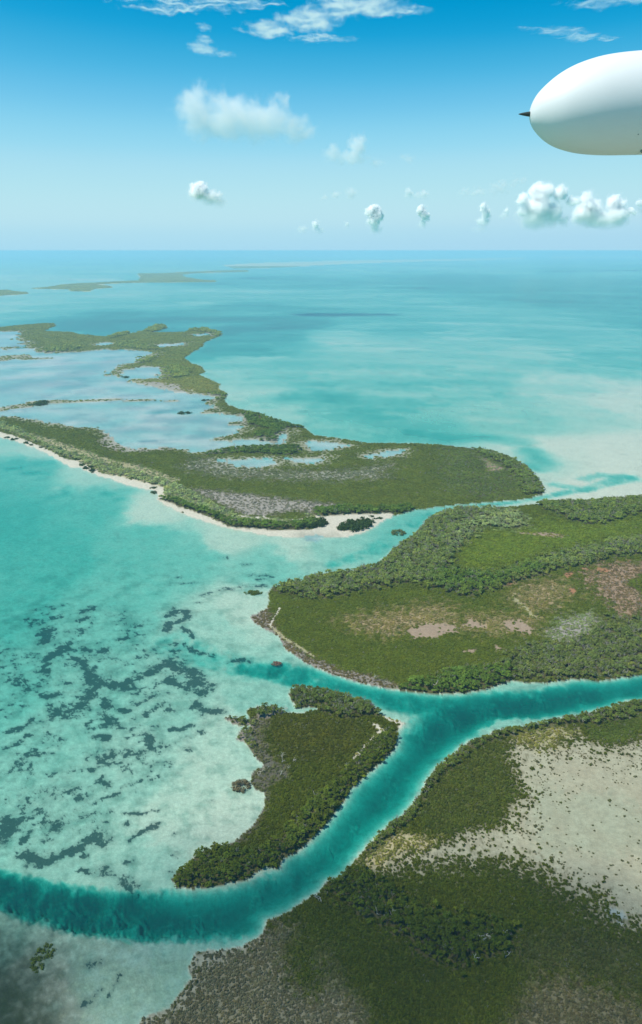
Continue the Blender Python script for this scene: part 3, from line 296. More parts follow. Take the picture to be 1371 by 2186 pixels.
# outline: softness, ragged share, then the cover it paints (None keeps what is there)
PAINT = [
    ('fringe1', .02, .02, (.25, .4, GRN, .0, GREYS)), ('fringe2', .035, .03, (.50, .3, (.22, .24, .12), .0, (.25, .245, .18))),
    ('greybare', .022, .016, (.22, .35, (.27, .26, .17), .16, (.30, .27, .225))), ('yellow', .012, .008, (.85, .35, YEL, .0, STRAW)),
    ('lagoonmud', .01, .008, (.10, .3, YEL, .0, GREYS)),
    ('eastgrey', .03, .03, (.85, .7, DGR, .10, SOIL)), ('easttall', .012, .01, (.9, 1.0, DGR, .10, SOIL)), ('eastbare', .008, .006, (.3, .5, GRY, .3, PINK)),
    ('coasttall', .008, .008, (.80, .85, GRY, .18, STRAW)), ('coastdark', .004, .004, (.98, 1.1, DRK, .01, SOIL)), ('southdark', .005, .004, (.98, 1.0, DRK, .02, SOIL)),
    ('beach', .004, .003, (.0, .3, GRN, .0, SAND)), ('coastdark', .003, .003, (.98, 1.1, DRK, .01, SOIL)),
    ('sandtrack', .006, .006, (.22, .4, GRY, .1, STRAW)), ('sandtrack2', .004, .004, (.15, .4, GRY, .1, SAND)),
    ('northdark1', .006, .006, (.95, .9, DRK, 0, SOIL)), ('northdark2', .006, .006, (.95, .9, DRK, 0, SOIL)), ('northdark3', .006, .006, (.95, .9, DRK, 0, SOIL)),
    ('northdark4', .008, .006, (.95, .8, DRK, 0, SOIL)), ('northdark5', .006, .004, (.95, .9, DRK, 0, SOIL)), ('northdark6', .006, .004, (.95, .9, DRK, 0, SOIL)),
    ('northdark7', .008, .006, (.95, .8, DRK, 0, SOIL)), ('northdark8', .006, .004, (.95, .9, DRK, 0, SOIL)), ('northdark9', .008, .006, (.95, .8, DRK, 0, SOIL)),
    ('northdark10', .005, .004, (.95, .8, DRK, 0, SOIL)),
    ('ebright', .07, .03, (.95, .5, BRT, .008, SOIL)), ('egrey1', .02, .02, (.85, .8, GRY, .12, SOIL)), ('etall2', .012, .012, (.9, .95, DGR, .12, SOIL)),
    ('etall1', .03, .022, (.9, 1.0, (.165, .212, .052), .20, SOIL)), ('edark1', .03, .02, (.98, 1.15, DRK, .02, SOIL)),
    ('etan1', .06, .04, (.62, .35, (.31, .265, .095), .03, (.31, .235, .125))), ('etan2', .06, .04, (.62, .35, (.31, .265, .095), .03, (.31, .235, .125))), ('etan3', .06, .04, (.62, .35, (.31, .265, .095), .03, (.31, .235, .125))),
    ('etall3', .03, .03, (.88, .80, (.140, .175, .042), .18, SOIL)), ('edark3', .008, .008, (.98, 1.15, DRK, .03, SOIL)), ('egrey2', .02, .02, (.5, .6, GRY, .30, GREYS)),
    ('ered', .025, .03, (.45, .4, (.26, .19, .09), .12, (.29, .20, .13))), ('eredgreen', .012, .01, (.95, .7, GRN, .05, SOIL)),
    ('epath', .005, .004, (.25, .3, YEL, .0, STRAW)), ('mud1', .006, .006, (.03, .3, GRN, .02, PINK)), ('mud2', .006, .006, (.1, .3, GRN, .02, PINK)), ('mud3', .006, .006, (.04, .3, GRN, .02, PINK)),
    ('mud4', .004, .004, (.1, .3, GRN, .02, PINK)), ('mud5', .004, .004, (.1, .3, GRN, .02, PINK)), ('ebare2', .008, .006, (.35, .3, YEL, .1, PINK)),
    ('red1', .004, .004, (.12, .3, BRN, .02, RED)), ('red2', .004, .004, (.12, .3, BRN, .02, RED)), ('red3', .004, .004, (.12, .3, BRN, .02, RED)), ('red4', .005, .005, (.15, .3, BRN, .02, RED)), ('red5', .004, .003, (.15, .3, BRN, .0, RED)),
    ('eshore', .010, .010, (.55, .35, BRN, .20, MUD)), ('eline1', .0015, .0, (.0, .3, BRN, .0, SAND)), ('eline2', .0015, .001, (.1, .3, BRN, .1, STRAW)),
    ('wbrown', .05, .03, (.88, .5, (.106, .116, .013), .05, SOIL)), ('wtall2', .01, .008, (.95, 1.0, (.105, .140, .030), .16, SOIL)), ('wtall3', .012, .008, (.75, .9, (.105, .140, .030), .2, MUD)),
    ('wmud', .014, .012, (.52, .6, (.17, .175, .07), .26, (.105, .098, .070))), ('wtall1', .02, .014, (.97, 1.05, (.085, .115, .014), .04, SOIL)), ('wtrail', .004, .002, (.08, .3, YEL, .02, SAND)), ('wspit', .003, .002, (.1, .3, YEL, .0, SAND)),
    ('setall2', .05, .03, (.95, .7, (.090, .115, .018), .05, SOIL)), ('segrey', .06, .03, (.85, .6, (.118, .130, .030), .06, SOIL)),
    ('flat', .06, .055, (.0, .4, OLV, .0, PALE)), ('flatwet', .03, .02, (None, None, None, None, (.315, .315, .218))), ('flatpool', .01, .01, (None, None, None, None, (.30, .34, .31))),
    ('sescrub', .025, .02, (.92, .6, (.105, .130, .020), .05, SOIL)), ('seyellow', .02, .02, (.55, .45, YEL, .16, (.38, .33, .19))), ('seyellow2', .03, .02, (.5, .45, YEL, .10, STRAW)),
    ('setopgreen', .02, .015, (.93, .6, (.110, .148, .022), .04, SOIL)), ('sebank', .018, .015, (.92, .85, (.110, .145, .028), .12, SOIL)),
    ('sedry', .04, .04, (.85, .40, (.215, .198, .105), .12, (.27, .245, .17))), ('sedge', .05, .03, (.30, .3, (.22, .205, .11), .06, (.35, .335, .245))), ('sepale1', .05, .04, (.80, .40, (.22, .20, .105), .14, (.28, .255, .175))), ('sepale1g', .05, .04, (.9, .5, OLV, .06, SOIL)),
    ('sepale2', .05, .04, (.82, .40, (.19, .17, .078), .12, (.22, .195, .12))),
    ('seolive', .08, .04, (.97, .55, (.094, .114, .010), .012, SOIL)), ('setall', .045, .03, (.98, 1.1, (.078, .106, .011), .03, SOIL)),
]
CH = 9
def vec(c, old):
    d, h, l, dd, g = c
    v = np.array([np.nan if d is None else d, np.nan if h is None else h, *(l or (np.nan,) * 3), np.nan if dd is None else dd, *(g or (np.nan,) * 3)])
    return v

DPT = np.array(DEPTH, float).reshape(-1, 3)
DCH = chart(DPT[:, :2].ravel())

def survey(X, Y, water=True):
    """everything the chart says about points on the ground"""
    T = np.arctan2(X, Y); rr = np.maximum(np.hypot(X, Y), 1.0); P = np.log(rr)
    f = {}
    n_a = fbm(T * 90, P * 90, 4, 1); n_b = fbm(T * 330, P * 330, 3, 11); n_c = fbm(T * 30, P * 30, 4, 21)
    edge = .0040 * n_a + .0024 * n_b
    # land
    isl = {k: poly_sdf(T, P, v) for k, v in LAND.items()}
    L = np.full(T.shape, -.12); who = np.zeros(T.shape, int); names = list(isl)
    for i, k in enumerate(names):
        m = isl[k] > L; L = np.where(m, isl[k], L); who = np.where(m, i, who)
    L = L + edge
    pond = np.full(T.shape, -.12)
    for k, v in POND.items(): pond = np.maximum(pond, poly_sdf(T, P, v))
    isl_n = fbm(T * 70, P * 38, 4, 141); pond_n = pond + 1.0 * edge + .016 * fbm(T * 60, P * 34, 5, 143, .6)
    pond_n = np.where((pond > .002) & (pond < .035), pond_n - .075 * np.clip(isl_n - .30 - 6 * np.maximum(pond, 0), 0, 1), pond_n)
    L = np.minimum(L, -pond_n)
    for k, (pts, w) in SPIT.items():
        s, _ = line_sdf(T, P, pts, w); L = np.maximum(L, s + .0006 * n_b)
    back = ((T > .80) & (P < 7.0)) | ((P < math.log(205)) & (T > -.30)) | (np.abs(T) > 2.4) & (P < 6.5)   # the near shore goes on under and behind the aeroplane
    L = np.where(back, np.maximum(L, .05), L); who = np.where(back, names.index('southeast'), who); f['back'] = back
    f['L'] = L; f['who'] = who; f['names'] = names; f['pond'] = pond_n
    f['depth'] = np.full(T.shape, .3)
    if water: survey_water(f, T, P, L, pond, n_a, n_b, n_c)
    survey_cover(f, T, P, who, names, n_a, n_b)
    f['flat'] = poly_sdf(T, P, COVER['flat']) + .012 * n_a
    f['T'] = T; f['P'] = P; f['r'] = rr; f['n_a'] = n_a; f['n_b'] = n_b; f['n_c'] = n_c
    return f

def survey_water(f, T, P, L, pond, n_a, n_b, n_c):
    # water depth in metres
    num = np.zeros(T.shape); den = np.zeros(T.shape)
    for (t, p), d in zip(DCH, DPT[:, 2]):
        e = ((T - t + .02 * n_c) ** 2 * 1.6 + ((P - p + .03 * n_c) * .75) ** 2 + 2e-4) ** -2.6
        num += e * d; den += e
    d = num / den
    far = sstep(6.7, 7.6, P)
    streak = fbm(T * 9 + 3 + .8 * n_c, P * 13, 6, 31, .58)
    d = d * np.clip(1 + (.15 + .95 * far) * streak, .18, 1.9) * (1 - .15 * far)
    d = d * (1 + .16 * fbm(T * 60, P * 60, 4, 41))
    d = np.where(pond > 0, np.clip(.15 + .30 * fbm(T * 16, P * 20, 5, 51), .02, .6), d)
    for k, (pts, w, dep) in CHAN.items():
        s, ww = line_sdf(T, P, pts, w)
        s = s + .22 * ww * n_a + .006 * n_b * 0.5
        p = sstep(-.25, .75, s / ww)
        dd = dep * np.clip(1.05 + 1.5 * fbm(T * 30 + .6 * n_c, P * 30, 5, 61, .62) + .45 * n_a, .35, 1.9)
        if k != 'main': p = p * np.clip(.85 + .5 * n_c, 0, 1)
        if k == 'plume': d = d * (1 - .62 * p * np.clip(.8 + 1.2 * n_a, 0, 1))
        else: d = d * (1 - p) + np.maximum(d, dd) * p
    shore = sstep(0, .008, -L)
    d = np.where(pond > 0, d, d * (.70 + .30 * shore))
    f['depth'] = np.maximum(d, .015)
    # sea grass
    G = np.full(T.shape, -1.0)
    wt = T + .0075 * fbm(T * 75, P * 75, 4, 111) + .004 * fbm(T * 260, P * 260, 2, 113); wp = P + .0075 * fbm(T * 75 + 50, P * 75, 4, 121) + .004 * fbm(T * 260, P * 260 + 40, 2, 123)
    wob = .0030 * n_a + .0030 * n_b; soft_d = np.zeros(T.shape)
    for pts, w, o in GRASS:
        if max(pts[1::2]) > 820:          # far beds blur into deeper-looking water
            s, ww = line_sdf(wt, wp, pts, w, .12)
            soft_d = np.maximum(soft_d, o * sstep(-1.6, .9, s / np.maximum(ww, .006)) * (.75 + .5 * n_c)); continue
        s, ww = line_sdf(wt, wp, pts, w, .05)
        v = (s + wob * 1.2) / np.maximum(ww * 1.25, .0035) * .62
        G = np.maximum(G, np.where(v > -1, np.minimum(v + .22, .55) - (1 - o) * .75, -1))
    rg = 1 - np.abs(fbm(wt * 46 + wp * 20, wp * 46 - wt * 20, 4, 171)) * 5.0
    bedm = sstep(-.03, .05, poly_sdf(T, P, COVER['grassland']) + .03 * n_c)
    lowm = fbm(T * 17, P * 17, 3, 175)
    G = np.maximum(G, -1 + bedm * np.clip(.50 + .50 * np.clip(rg, -1, 1) + 1.1 * lowm, 0, 1.28))
    spk = fbm(T * 150, P * 150, 4, 71)
    flatz = sstep(.10, -.05, np.abs(f['depth'] - .30)) * sstep(6.7, 6.4, P)
    G = np.maximum(G, -1 + flatz * np.clip(.62 + .9 * spk, 0, 1.0))
    f['depth'] = f['depth'] + np.where(L > 0, 0, 1.0 * soft_d)
    f['grass'] = np.where(L > 0, -1, np.clip(G, -1, 1))
    # lagoon bottom streaks
    S = np.zeros(T.shape)
    for pts, w, o in LAGOON:
        s, ww = line_sdf(T, P, pts, w, .08)
        S = np.maximum(S, o * sstep(-.9, .6, (s + .012 * n_c) / ww))
    S = np.maximum(S,   .72 * sstep(-.2, .55, fbm(T * 18 + .5 * n_c, P * 26, 5, 81, .6)))
    f['streak'] = np.where(pond > -.004, S, 0)

def survey_cover(f, T, P, who, names, n_a, n_b):
    cov = np.zeros(T.shape + (CH,))
    for i, k in enumerate(names):
        b = BASE.get(k, BASE['far']) if not k.startswith('isl') else (.95, .5, GRN, 0, SOIL)
        cov[who == i] = vec(b, None)
    for k, soft, rag, c in PAINT:
        if k not in COVER: continue
        s = poly_sdf(T, P, COVER[k], .06)
        if s.max() <= -.059: continue
        s = s + rag * 1.3 * n_a + rag * .7 * n_b
        m = sstep(-soft * .5, soft * .5, s); v = vec(c, None)
        for j in range(CH):
            if not np.isnan(v[j]): cov[..., j] = cov[..., j] * (1 - m) + v[j] * m
    low = sstep(.70, .55, cov[..., 1]) * sstep(.70, .9, cov[..., 0])
    for j in range(3): cov[..., 6 + j] = cov[..., 6 + j] * (1 - low) + (.22 * cov[..., 6 + j] + .62 * cov[..., 2 + j]) * low
    cov[f['back'], 6:9] = np.array((.34, .31, .22)); cov[f['back'], 0] = .4
    fm = sstep(0, .02, poly_sdf(T, P, COVER['flat']))[..., None] * (fbm(T * 28, P * 28, 5, 151)[..., None] * np.array((.10, .16, .18)) + .10 * fbm(T * 90, P * 90, 3, 153)[..., None])
    cov[..., 6:9] = cov[..., 6:9] * (1 + fm)
    f['cov'] = cov

def ground_z(f):
    hgt = np.clip(f['L'] * f['r'] * .06, 0, .7)
    dep = np.minimum(f['depth'] * 1.5, np.maximum(-f['L'], 0) * f['r'] * .30 + .02)
    return np.where(f['L'] > 0, hgt, -dep)

# ---------------------------------------------------------------- node helpers
def new_mat(name):
    m = bpy.data.materials.new(name); m.use_nodes = True; m.node_tree.nodes.clear()
    return m, m.node_tree
class NT:
    def __init__(s, nt): s.nt = nt
    def n(s, t, **kw):
        x = s.nt.nodes.new(t)
        for k, v in kw.items(): setattr(x, k, v)
        return x
    def put(s, sock, v):
        if isinstance(v, bpy.types.NodeSocket): s.nt.links.new(v, sock)
        elif v is not None: sock.default_value = v
    def math(s, op, a, b=None, c=None, clamp=False):
        x = s.n('ShaderNodeMath', operation=op, use_clamp=clamp)
        for i, v in enumerate((a, b, c)): s.put(x.inputs[i], v)
        return x.outputs[0]
    def vmath(s, op, a, b=None, out=0):
        x = s.n('ShaderNodeVectorMath', operation=op); s.put(x.inputs[0], a)
        if b is not None: s.put(x.inputs[1], b)
        return x.outputs[out]
    def mix(s, f, a, b, blend='MIX'):
        x = s.n('ShaderNodeMix', data_type='RGBA', blend_type=blend); s.put(x.inputs[0], f); s.put(x.inputs[6], a); s.put(x.inputs[7], b)
        return x.outputs[2]
    def attr(s, name, kind='GEOMETRY'):
        x = s.n('ShaderNodeAttribute', attribute_name=name); x.attribute_type = kind; return x
    def noise(s, vec, scale, detail=3, rough=.55, out=0):
        x = s.n('ShaderNodeTexNoise'); s.put(x.inputs['Vector'], vec); s.put(x.inputs['Scale'], scale); x.inputs['Detail'].default_value = detail; x.inputs['Roughness'].default_value = rough
        return x.outputs[out]
    def remap(s, v, a, b, c=0.0, d=1.0, smooth=True):
        x = s.n('ShaderNodeMapRange', interpolation_type='SMOOTHSTEP' if smooth else 'LINEAR')
        for i, q in enumerate((v, a, b, c, d)): s.put(x.inputs[i], q)
        return x.outputs[0]

def rgba(c): return (c[0], c[1], c[2], 1)

def tag(o, label, cat, group=None, kind=None):
    o['label'] = label; o['category'] = cat
    if group: o['group'] = group
    if kind: o['kind'] = kind
    return o
def structure(o): o['kind'] = 'structure'; return o

def link_mesh(name, me, mat, parent=None):
    o = bpy.data.objects.new(name, me); COL.objects.link(o)
    if mat is not None and len(me.materials) == 0: me.materials.append(mat)
    if parent: o.parent = parent
    return o

def mesh_from(name, verts, faces, smooth=False):
    me = bpy.data.meshes.new(name); me.from_pydata([tuple(v) for v in verts], [], [tuple(f) for f in faces]); me.update()
    if smooth:
        me.polygons.foreach_set('use_smooth', [True] * len(me.polygons))
    return me

# ---------------------------------------------------------------- ground sheet: polar grid, fine ahead, coarse elsewhere
az = np.concatenate([np.linspace(-180, -44, 24)[:-1], np.linspace(-44, -33, 30)[:-1], np.linspace(-33, 33, 640), np.linspace(33, 44, 30)[1:], np.linspace(44, 180, 24)[1:-1]])
az = np.radians(az)
dep_a = np.concatenate([np.linspace(89, 57, 14)[:-1], np.linspace(57, 8.0, 360)[:-1], np.linspace(8.0, 2.0, 130)[:-1], np.geomspace(2.0, .06, 60)])
rad = ALT / np.tan(np.radians(dep_a)); NR, NA = len(rad), len(az)
AA, RR = np.meshgrid(az, rad)
GXW = (np.sin(AA) * RR).ravel(); GYW = (np.cos(AA) * RR).ravel()
fg = survey(GXW, GYW)
GZ = ground_z(fg)
ii, jj = np.meshgrid(np.arange(NR - 1), np.arange(NA), indexing='ij'); j2 = (jj + 1) % NA
quads = np.stack([ii * NA + jj, (ii + 1) * NA + jj, (ii + 1) * NA + j2, ii * NA + j2], -1).reshape(-1, 4)[:, ::-1]

def grid_mesh(name, X, Y, Z, q, attrs=(), cols=()):
    used = np.unique(q); remap = np.full(len(X), -1); remap[used] = np.arange(len(used)); q = remap[q]
    me = bpy.data.meshes.new(name); me.vertices.add(len(used)); me.vertices.foreach_set('co', np.stack([X[used], Y[used], Z[used]], 1).ravel().astype(np.float32))
    me.loops.add(q.size); me.loops.foreach_set('vertex_index', q.ravel().astype(np.int32))
    me.polygons.add(len(q)); me.polygons.foreach_set('loop_start', (np.arange(len(q)) * 4).astype(np.int32)); me.polygons.foreach_set('loop_total', np.full(len(q), 4, np.int32))
    me.update(calc_edges=True); me.polygons.foreach_set('use_smooth', np.ones(len(q), bool))
    for n, v in attrs:
        a = me.attributes.new(n, 'FLOAT', 'POINT'); a.data.foreach_set('value', v[used].astype(np.float32))
    for n, v in cols:
        a = me.attributes.new(n, 'FLOAT_COLOR', 'POINT'); a.data.foreach_set('color', np.concatenate([v[used], np.ones((len(used), 1))], 1).ravel().astype(np.float32))
    return me

SANDBED = np.array((.53, .545, .43)); LAGBED = np.array((.44, .49, .45)); LAGDARK = np.array((.18, .27, .28)); DARKMUD = np.array((.10, .10, .07))
is_land = fg['L'] > -.0005
bedc = np.tile(SANDBED, (len(GXW), 1)) * (1 + .10 * fbm(fg['T'] * 70, fg['P'] * 70, 4, 91))[:, None]
mm_ = sstep(-.10, .42, fbm(fg['T'] * 34, fg['P'] * 34, 6, 161, .6)) * sstep(6.75, 6.45, fg['P'])
bedc = bedc * (1 - mm_[:, None] * np.array((.36, .26, .27)))
pm = sstep(-.006, .004, fg['pond'])[:, None]
bedc = bedc * (1 - pm) + (LAGBED * (1 - fg['streak'][:, None]) + LAGDARK * fg['streak'][:, None]) * pm
fr_ = (.75 * sstep(.024, .0, -fg['pond'] + .012 * fg['n_a']))[:, None]
for key_, mc_, so_ in (('murk', (.036, .042, .024), .24), ('murk2', (.034, .044, .016), .22), ('silt', (.42, .42, .30), .10)):
    mk_ = sstep(-so_ * .5, so_ * .5, poly_sdf(fg['T'], fg['P'], COVER[key_]) + .07 * fg['n_c'] + .05 * fg['n_a'])[:, None] * .92
    bedc = bedc * (1 - mk_) + np.array(mc_) * (1 + .35 * fg['n_a'] + .25 * fg['n_b'])[:, None] * mk_
gcol = np.where(is_land[:, None], fg['cov'][:, 6:9] * (1 - fr_) + np.array((.33, .32, .25)) * fr_, bedc)
gme = grid_mesh('ground', GXW, GYW, GZ, quads, [('grass', fg['grass']), ('land', sstep(-.002, .002, fg['L']))], [('tone', gcol)])

m, nt = new_mat('ground_material'); k = NT(nt)
geo = k.n('ShaderNodeNewGeometry'); pos = geo.outputs['Position']
tone = k.attr('tone').outputs['Color']; ga = k.attr('grass').outputs['Fac']; la = k.attr('land').outputs['Fac']
nz1 = k.noise(pos, .35, 5, .65); nz2 = k.noise(pos, .12, 7, .70); nz3 = k.noise(pos, 1.3, 3, .6)
g1 = k.math('ADD', ga, k.math('MULTIPLY', k.math('SUBTRACT', nz1, .5), 1.5))
g1 = k.math('ADD', g1, k.math('MULTIPLY', k.math('SUBTRACT', nz2, .5), 3.0))
gf = k.math('ADD', k.math('MULTIPLY', k.remap(g1, -.02, .30), .60), k.math('MULTIPLY', k.remap(g1, -.95, .25), .35))
col = k.mix(1.0, tone, k.mix(k.remap(nz1, .3, .7), (.86, .86, .86, 1), (1.10, 1.10, 1.10, 1)), 'MULTIPLY')
col = k.mix(1.0, col, k.mix(k.remap(nz3, .3, .7), (.90, .90, .90, 1), (1.07, 1.07, 1.07, 1)), 'MULTIPLY')
col = k.mix(gf, col, k.mix(nz3, (.022, .050, .046, 1), (.060, .095, .080, 1)))
bsdf = k.n('ShaderNodeBsdfDiffuse'); k.put(bsdf.inputs[0], col)
bmp = k.n('ShaderNodeBump'); bmp.inputs['Strength'].default_value = .35; bmp.inputs['Distance'].default_value = .4; k.put(bmp.inputs['Height'], nz1); k.put(bsdf.inputs['Normal'], bmp.outputs[0])
out = k.n('ShaderNodeOutputMaterial'); k.put(out.inputs[0], bsdf.outputs[0])
structure(link_mesh('ground', gme, m))

# ---------------------------------------------------------------- water sheet
wet = (GZ < .02); qw = quads[wet[quads].any(1)]
WD = np.maximum(-GZ, 0)
wme = grid_mesh('water', GXW, GYW, np.zeros(len(GXW)), qw, [('depth', WD), ('murk', sstep(-.006, .004, fg['pond']))])
m, nt = new_mat('water_material'); k = NT(nt)
pos = k.n('ShaderNodeNewGeometry').outputs['Position']
dep = k.attr('depth').outputs['Fac']
# what one pass through the water column lets through, by depth
K = (.90, .170, .182)
tr = k.n('ShaderNodeCombineColor')
for i in range(3): k.put(tr.inputs[i], k.math('POWER', math.exp(-K[i]), dep))
trans = k.n('ShaderNodeBsdfTransparent'); k.put(trans.inputs[0], tr.outputs[0])
scat = k.n('ShaderNodeBsdfDiffuse'); scat.inputs[0].default_value = (.0, .20, .205, 1)   # light sent back by the water itself
sf = k.math('MULTIPLY', k.math('SUBTRACT', 1.0, k.math('POWER', math.exp(-.35), dep)), .22)
mx = k.n('ShaderNodeMixShader'); k.put(mx.inputs[0], sf); k.put(mx.inputs[1], trans.outputs[0]); k.put(mx.inputs[2], scat.outputs[0])
gl = k.n('ShaderNodeBsdfGlossy'); gl.inputs['Roughness'].default_value = .30; gl.inputs[0].default_value = (1, 1, 1, 1)
fr = k.n('ShaderNodeFresnel'); fr.inputs[0].default_value = 1.33
fac = k.math('MINIMUM', k.math('MULTIPLY', fr.outputs[0], .65), .36)
mx2 = k.n('ShaderNodeMixShader'); k.put(mx2.inputs[0], fac); k.put(mx2.inputs[1], mx.outputs[0]); k.put(mx2.inputs[2], gl.outputs[0])
out = k.n('ShaderNodeOutputMaterial'); k.put(out.inputs[0], mx2.outputs[0])
structure(link_mesh('water', wme, m))

# ---------------------------------------------------------------- plant meshes
def leaf_mesh(name, n, size, seed, flat=.75, lobes=5, up=.25):
    """a crown: leaf sprays spread over and through a few lobes"""
    rs = random.Random(seed); V = []; Fc = []
    cs = [((0, 0, .42 * flat), .62)] + [((math.cos(a) * .5, math.sin(a) * .5, (.25 + .35 * rs.random()) * flat), .36 + .16 * rs.random()) for a in [rs.random() * 6.283 for _ in range(lobes)]]
    for i in range(n):
        (cx, cy_, cz), r = rs.choice(cs)
        th = rs.random() * 6.283; u = rs.uniform(-.25, 1); s = math.sqrt(max(0, 1 - u * u))
        d = Vector((s * math.cos(th), s * math.sin(th), u)); rad_ = r * (rs.random() ** .35)
        c = Vector((cx, cy_, cz)) + Vector((d.x * rad_, d.y * rad_, d.z * rad_ * flat))
        if c.z < .02: c.z = .02 + .1 * rs.random()
        nn = (d + Vector((rs.gauss(0, .45), rs.gauss(0, .45), rs.gauss(up, .40)))).normalized()
        t = nn.orthogonal().normalized(); t = Matrix.Rotation(rs.random() * 6.283, 3, nn) @ t; b = nn.cross(t)
        a = size * rs.uniform(.6, 1.25); w = a * rs.uniform(.45, .8); k0 = len(V)
        V += [c - t * a, c + b * w, c + t * a, c - b * w]; Fc.append((k0, k0 + 1, k0 + 2, k0 + 3))
    return mesh_from(name, V, Fc)

def tube(V, Fc, a, b, ra, rb, sides=4):
    d = (b - a); L = d.length
    if L < 1e-6: return
    d.normalize(); t = d.orthogonal().normalized(); u = d.cross(t); k0 = len(V)
    for p, r in ((a, ra), (b, rb)):
        for i in range(sides):
            q = 6.28318 * i / sides; V.append(p + t * (math.cos(q) * r) + u * (math.sin(q) * r))
    for i in range(sides):
        j = (i + 1) % sides; Fc.append((k0 + i, k0 + j, k0 + sides + j, k0 + sides + i))
    Fc.append(tuple(k0 + sides + i for i in range(sides)))

def branchy(V, Fc, p, d, L, r, depth, rs, sides=4, spread=.7):
    q = p + d * L; mid = p + d * (L * .5) + Vector((rs.gauss(0, .08), rs.gauss(0, .08), rs.gauss(0, .03))) * L
    tube(V, Fc, p, mid, r, r * .85, sides); tube(V, Fc, mid, q, r * .85, r * .6, sides)
    if depth == 0: return
    for i in range(rs.choice((2, 2, 3))):
        nd = (d + Vector((rs.gauss(0, spread), rs.gauss(0, spread), rs.gauss(.15, spread * .6)))).normalized()
        if nd.z < -.2: nd.z = .1; nd.normalize()
        branchy(V, Fc, q if i else mid, nd, L * rs.uniform(.6, .85), r * .62, depth - 1, rs, max(3, sides - 1), spread)

def brush_mesh(name, seed):
    rs = random.Random(seed); V = []; Fc = []
    for i in range(5):
        d = Vector((rs.gauss(0, .6), rs.gauss(0, .6), 1)).normalized()
        branchy(V, Fc, Vector((rs.gauss(0, .2), rs.gauss(0, .2), 0)), d, rs.uniform(.35, .6), .045, 1, rs, 3, .8)
    return mesh_from(name, V, Fc)

def leaf_material(name, use_attr, colour=(.1, .14, .03), colour2=(.07, .1, .02), gain=1.0):
    m, nt = new_mat(name); k = NT(nt)
    rnd = k.n('ShaderNodeObjectInfo').outputs['Random']
    base = k.attr('leaf', 'INSTANCER').outputs['Color'] if use_attr else k.mix(rnd, rgba(colour), rgba(colour2))
    v = k.remap(rnd, 0, 1, .86 if use_attr else .72, 1.14 if use_attr else 1.28, False)
    c = k.mix(1.0, base, v, 'MULTIPLY')
    pos = k.n('ShaderNodeNewGeometry').outputs['Position']
    nz = k.noise(pos, 1.7, 2)
    c = k.mix(1.0, c, k.mix(nz, (.75, .8, .7, 1), (1.25, 1.2, 1.2, 1)), 'MULTIPLY')
    d = k.n('ShaderNodeBsdfPrincipled'); k.put(d.inputs['Base Color'], c); d.inputs['Roughness'].default_value = .55; d.inputs['Specular IOR Level'].default_value = .02
    t = k.n('ShaderNodeBsdfTranslucent'); k.put(t.inputs[0], c)
    x = k.n('ShaderNodeMixShader'); x.inputs[0].default_value = .30; k.put(x.inputs[1], d.outputs[0]); k.put(x.inputs[2], t.outputs[0])
    o = k.n('ShaderNodeOutputMaterial'); k.put(o.inputs[0], x.outputs[0])
    return m
def bark_material(name, a, b):
    m, nt = new_mat(name); k = NT(nt)
    pos = k.n('ShaderNodeNewGeometry').outputs['Position']; rnd = k.n('ShaderNodeObjectInfo').outputs['Random']
    f = k.math('ADD', k.math('MULTIPLY', k.noise(pos, 2.5, 4), .6), k.math('MULTIPLY', rnd, .4))
    c = k.mix(f, rgba(a), rgba(b)); d = k.n('ShaderNodeBsdfPrincipled'); k.put(d.inputs['Base Color'], c); d.inputs['Roughness'].default_value = .85
    o = k.n('ShaderNodeOutputMaterial'); k.put(o.inputs[0], d.outputs[0]); return m

LEAF = leaf_material('scrub_leaf_material', True)
DEADM = bark_material('dead_wood_material', (.17, .15, .115), (.36, .33, .27))
BARK = bark_material('bark_material', (.10, .085, .065), (.22, .19, .15))

protos = bpy.data.collections.new('scrub_shapes')
for i in range(5):
    me = leaf_mesh('scrub_shape', 46, .30, 100 + i, .75, 5, .7); me.materials.append(LEAF); o = bpy.data.objects.new('scrub_shape_%d' % i, me); protos.objects.link(o)
brushes = bpy.data.collections.new('brush_shapes')
for i in range(4):
    me = brush_mesh('brush_shape', 200 + i); me.materials.append(DEADM); o = bpy.data.objects.new('brush_shape_%d' % i, me); brushes.objects.link(o)

def scatter_group(coll, name):
    g = bpy.data.node_groups.new(name, 'GeometryNodeTree')
    g.interface.new_socket('Geometry', in_out='INPUT', socket_type='NodeSocketGeometry'); g.interface.new_socket('Geometry', in_out='OUTPUT', socket_type='NodeSocketGeometry')
    N = g.nodes; i = N.new('NodeGroupInput'); o = N.new('NodeGroupOutput')
    ci = N.new('GeometryNodeCollectionInfo'); ci.inputs[0].default_value = coll; ci.inputs[1].default_value = True; ci.inputs[2].default_value = True
    ip = N.new('GeometryNodeInstanceOnPoints'); ip.inputs['Pick Instance'].default_value = True
    def na(nm, ty):
        x = N.new('GeometryNodeInputNamedAttribute'); x.data_type = ty; x.inputs[0].default_value = nm; return x.outputs[0]
    g.links.new(i.outputs[0], ip.inputs['Points']); g.links.new(ci.outputs[0], ip.inputs['Instance'])
    g.links.new(na('pick', 'INT'), ip.inputs['Instance Index'])
    e2r = N.new('FunctionNodeEulerToRotation'); g.links.new(na('turn', 'FLOAT_VECTOR'), e2r.inputs[0]); g.links.new(e2r.outputs[0], ip.inputs['Rotation'])
    g.links.new(na('size', 'FLOAT_VECTOR'), ip.inputs['Scale']); g.links.new(ip.outputs[0], o.inputs[0])
    return g
SCRUB_GN = scatter_group(protos, 'scatter_scrub'); BRUSH_GN = scatter_group(brushes, 'scatter_brush')

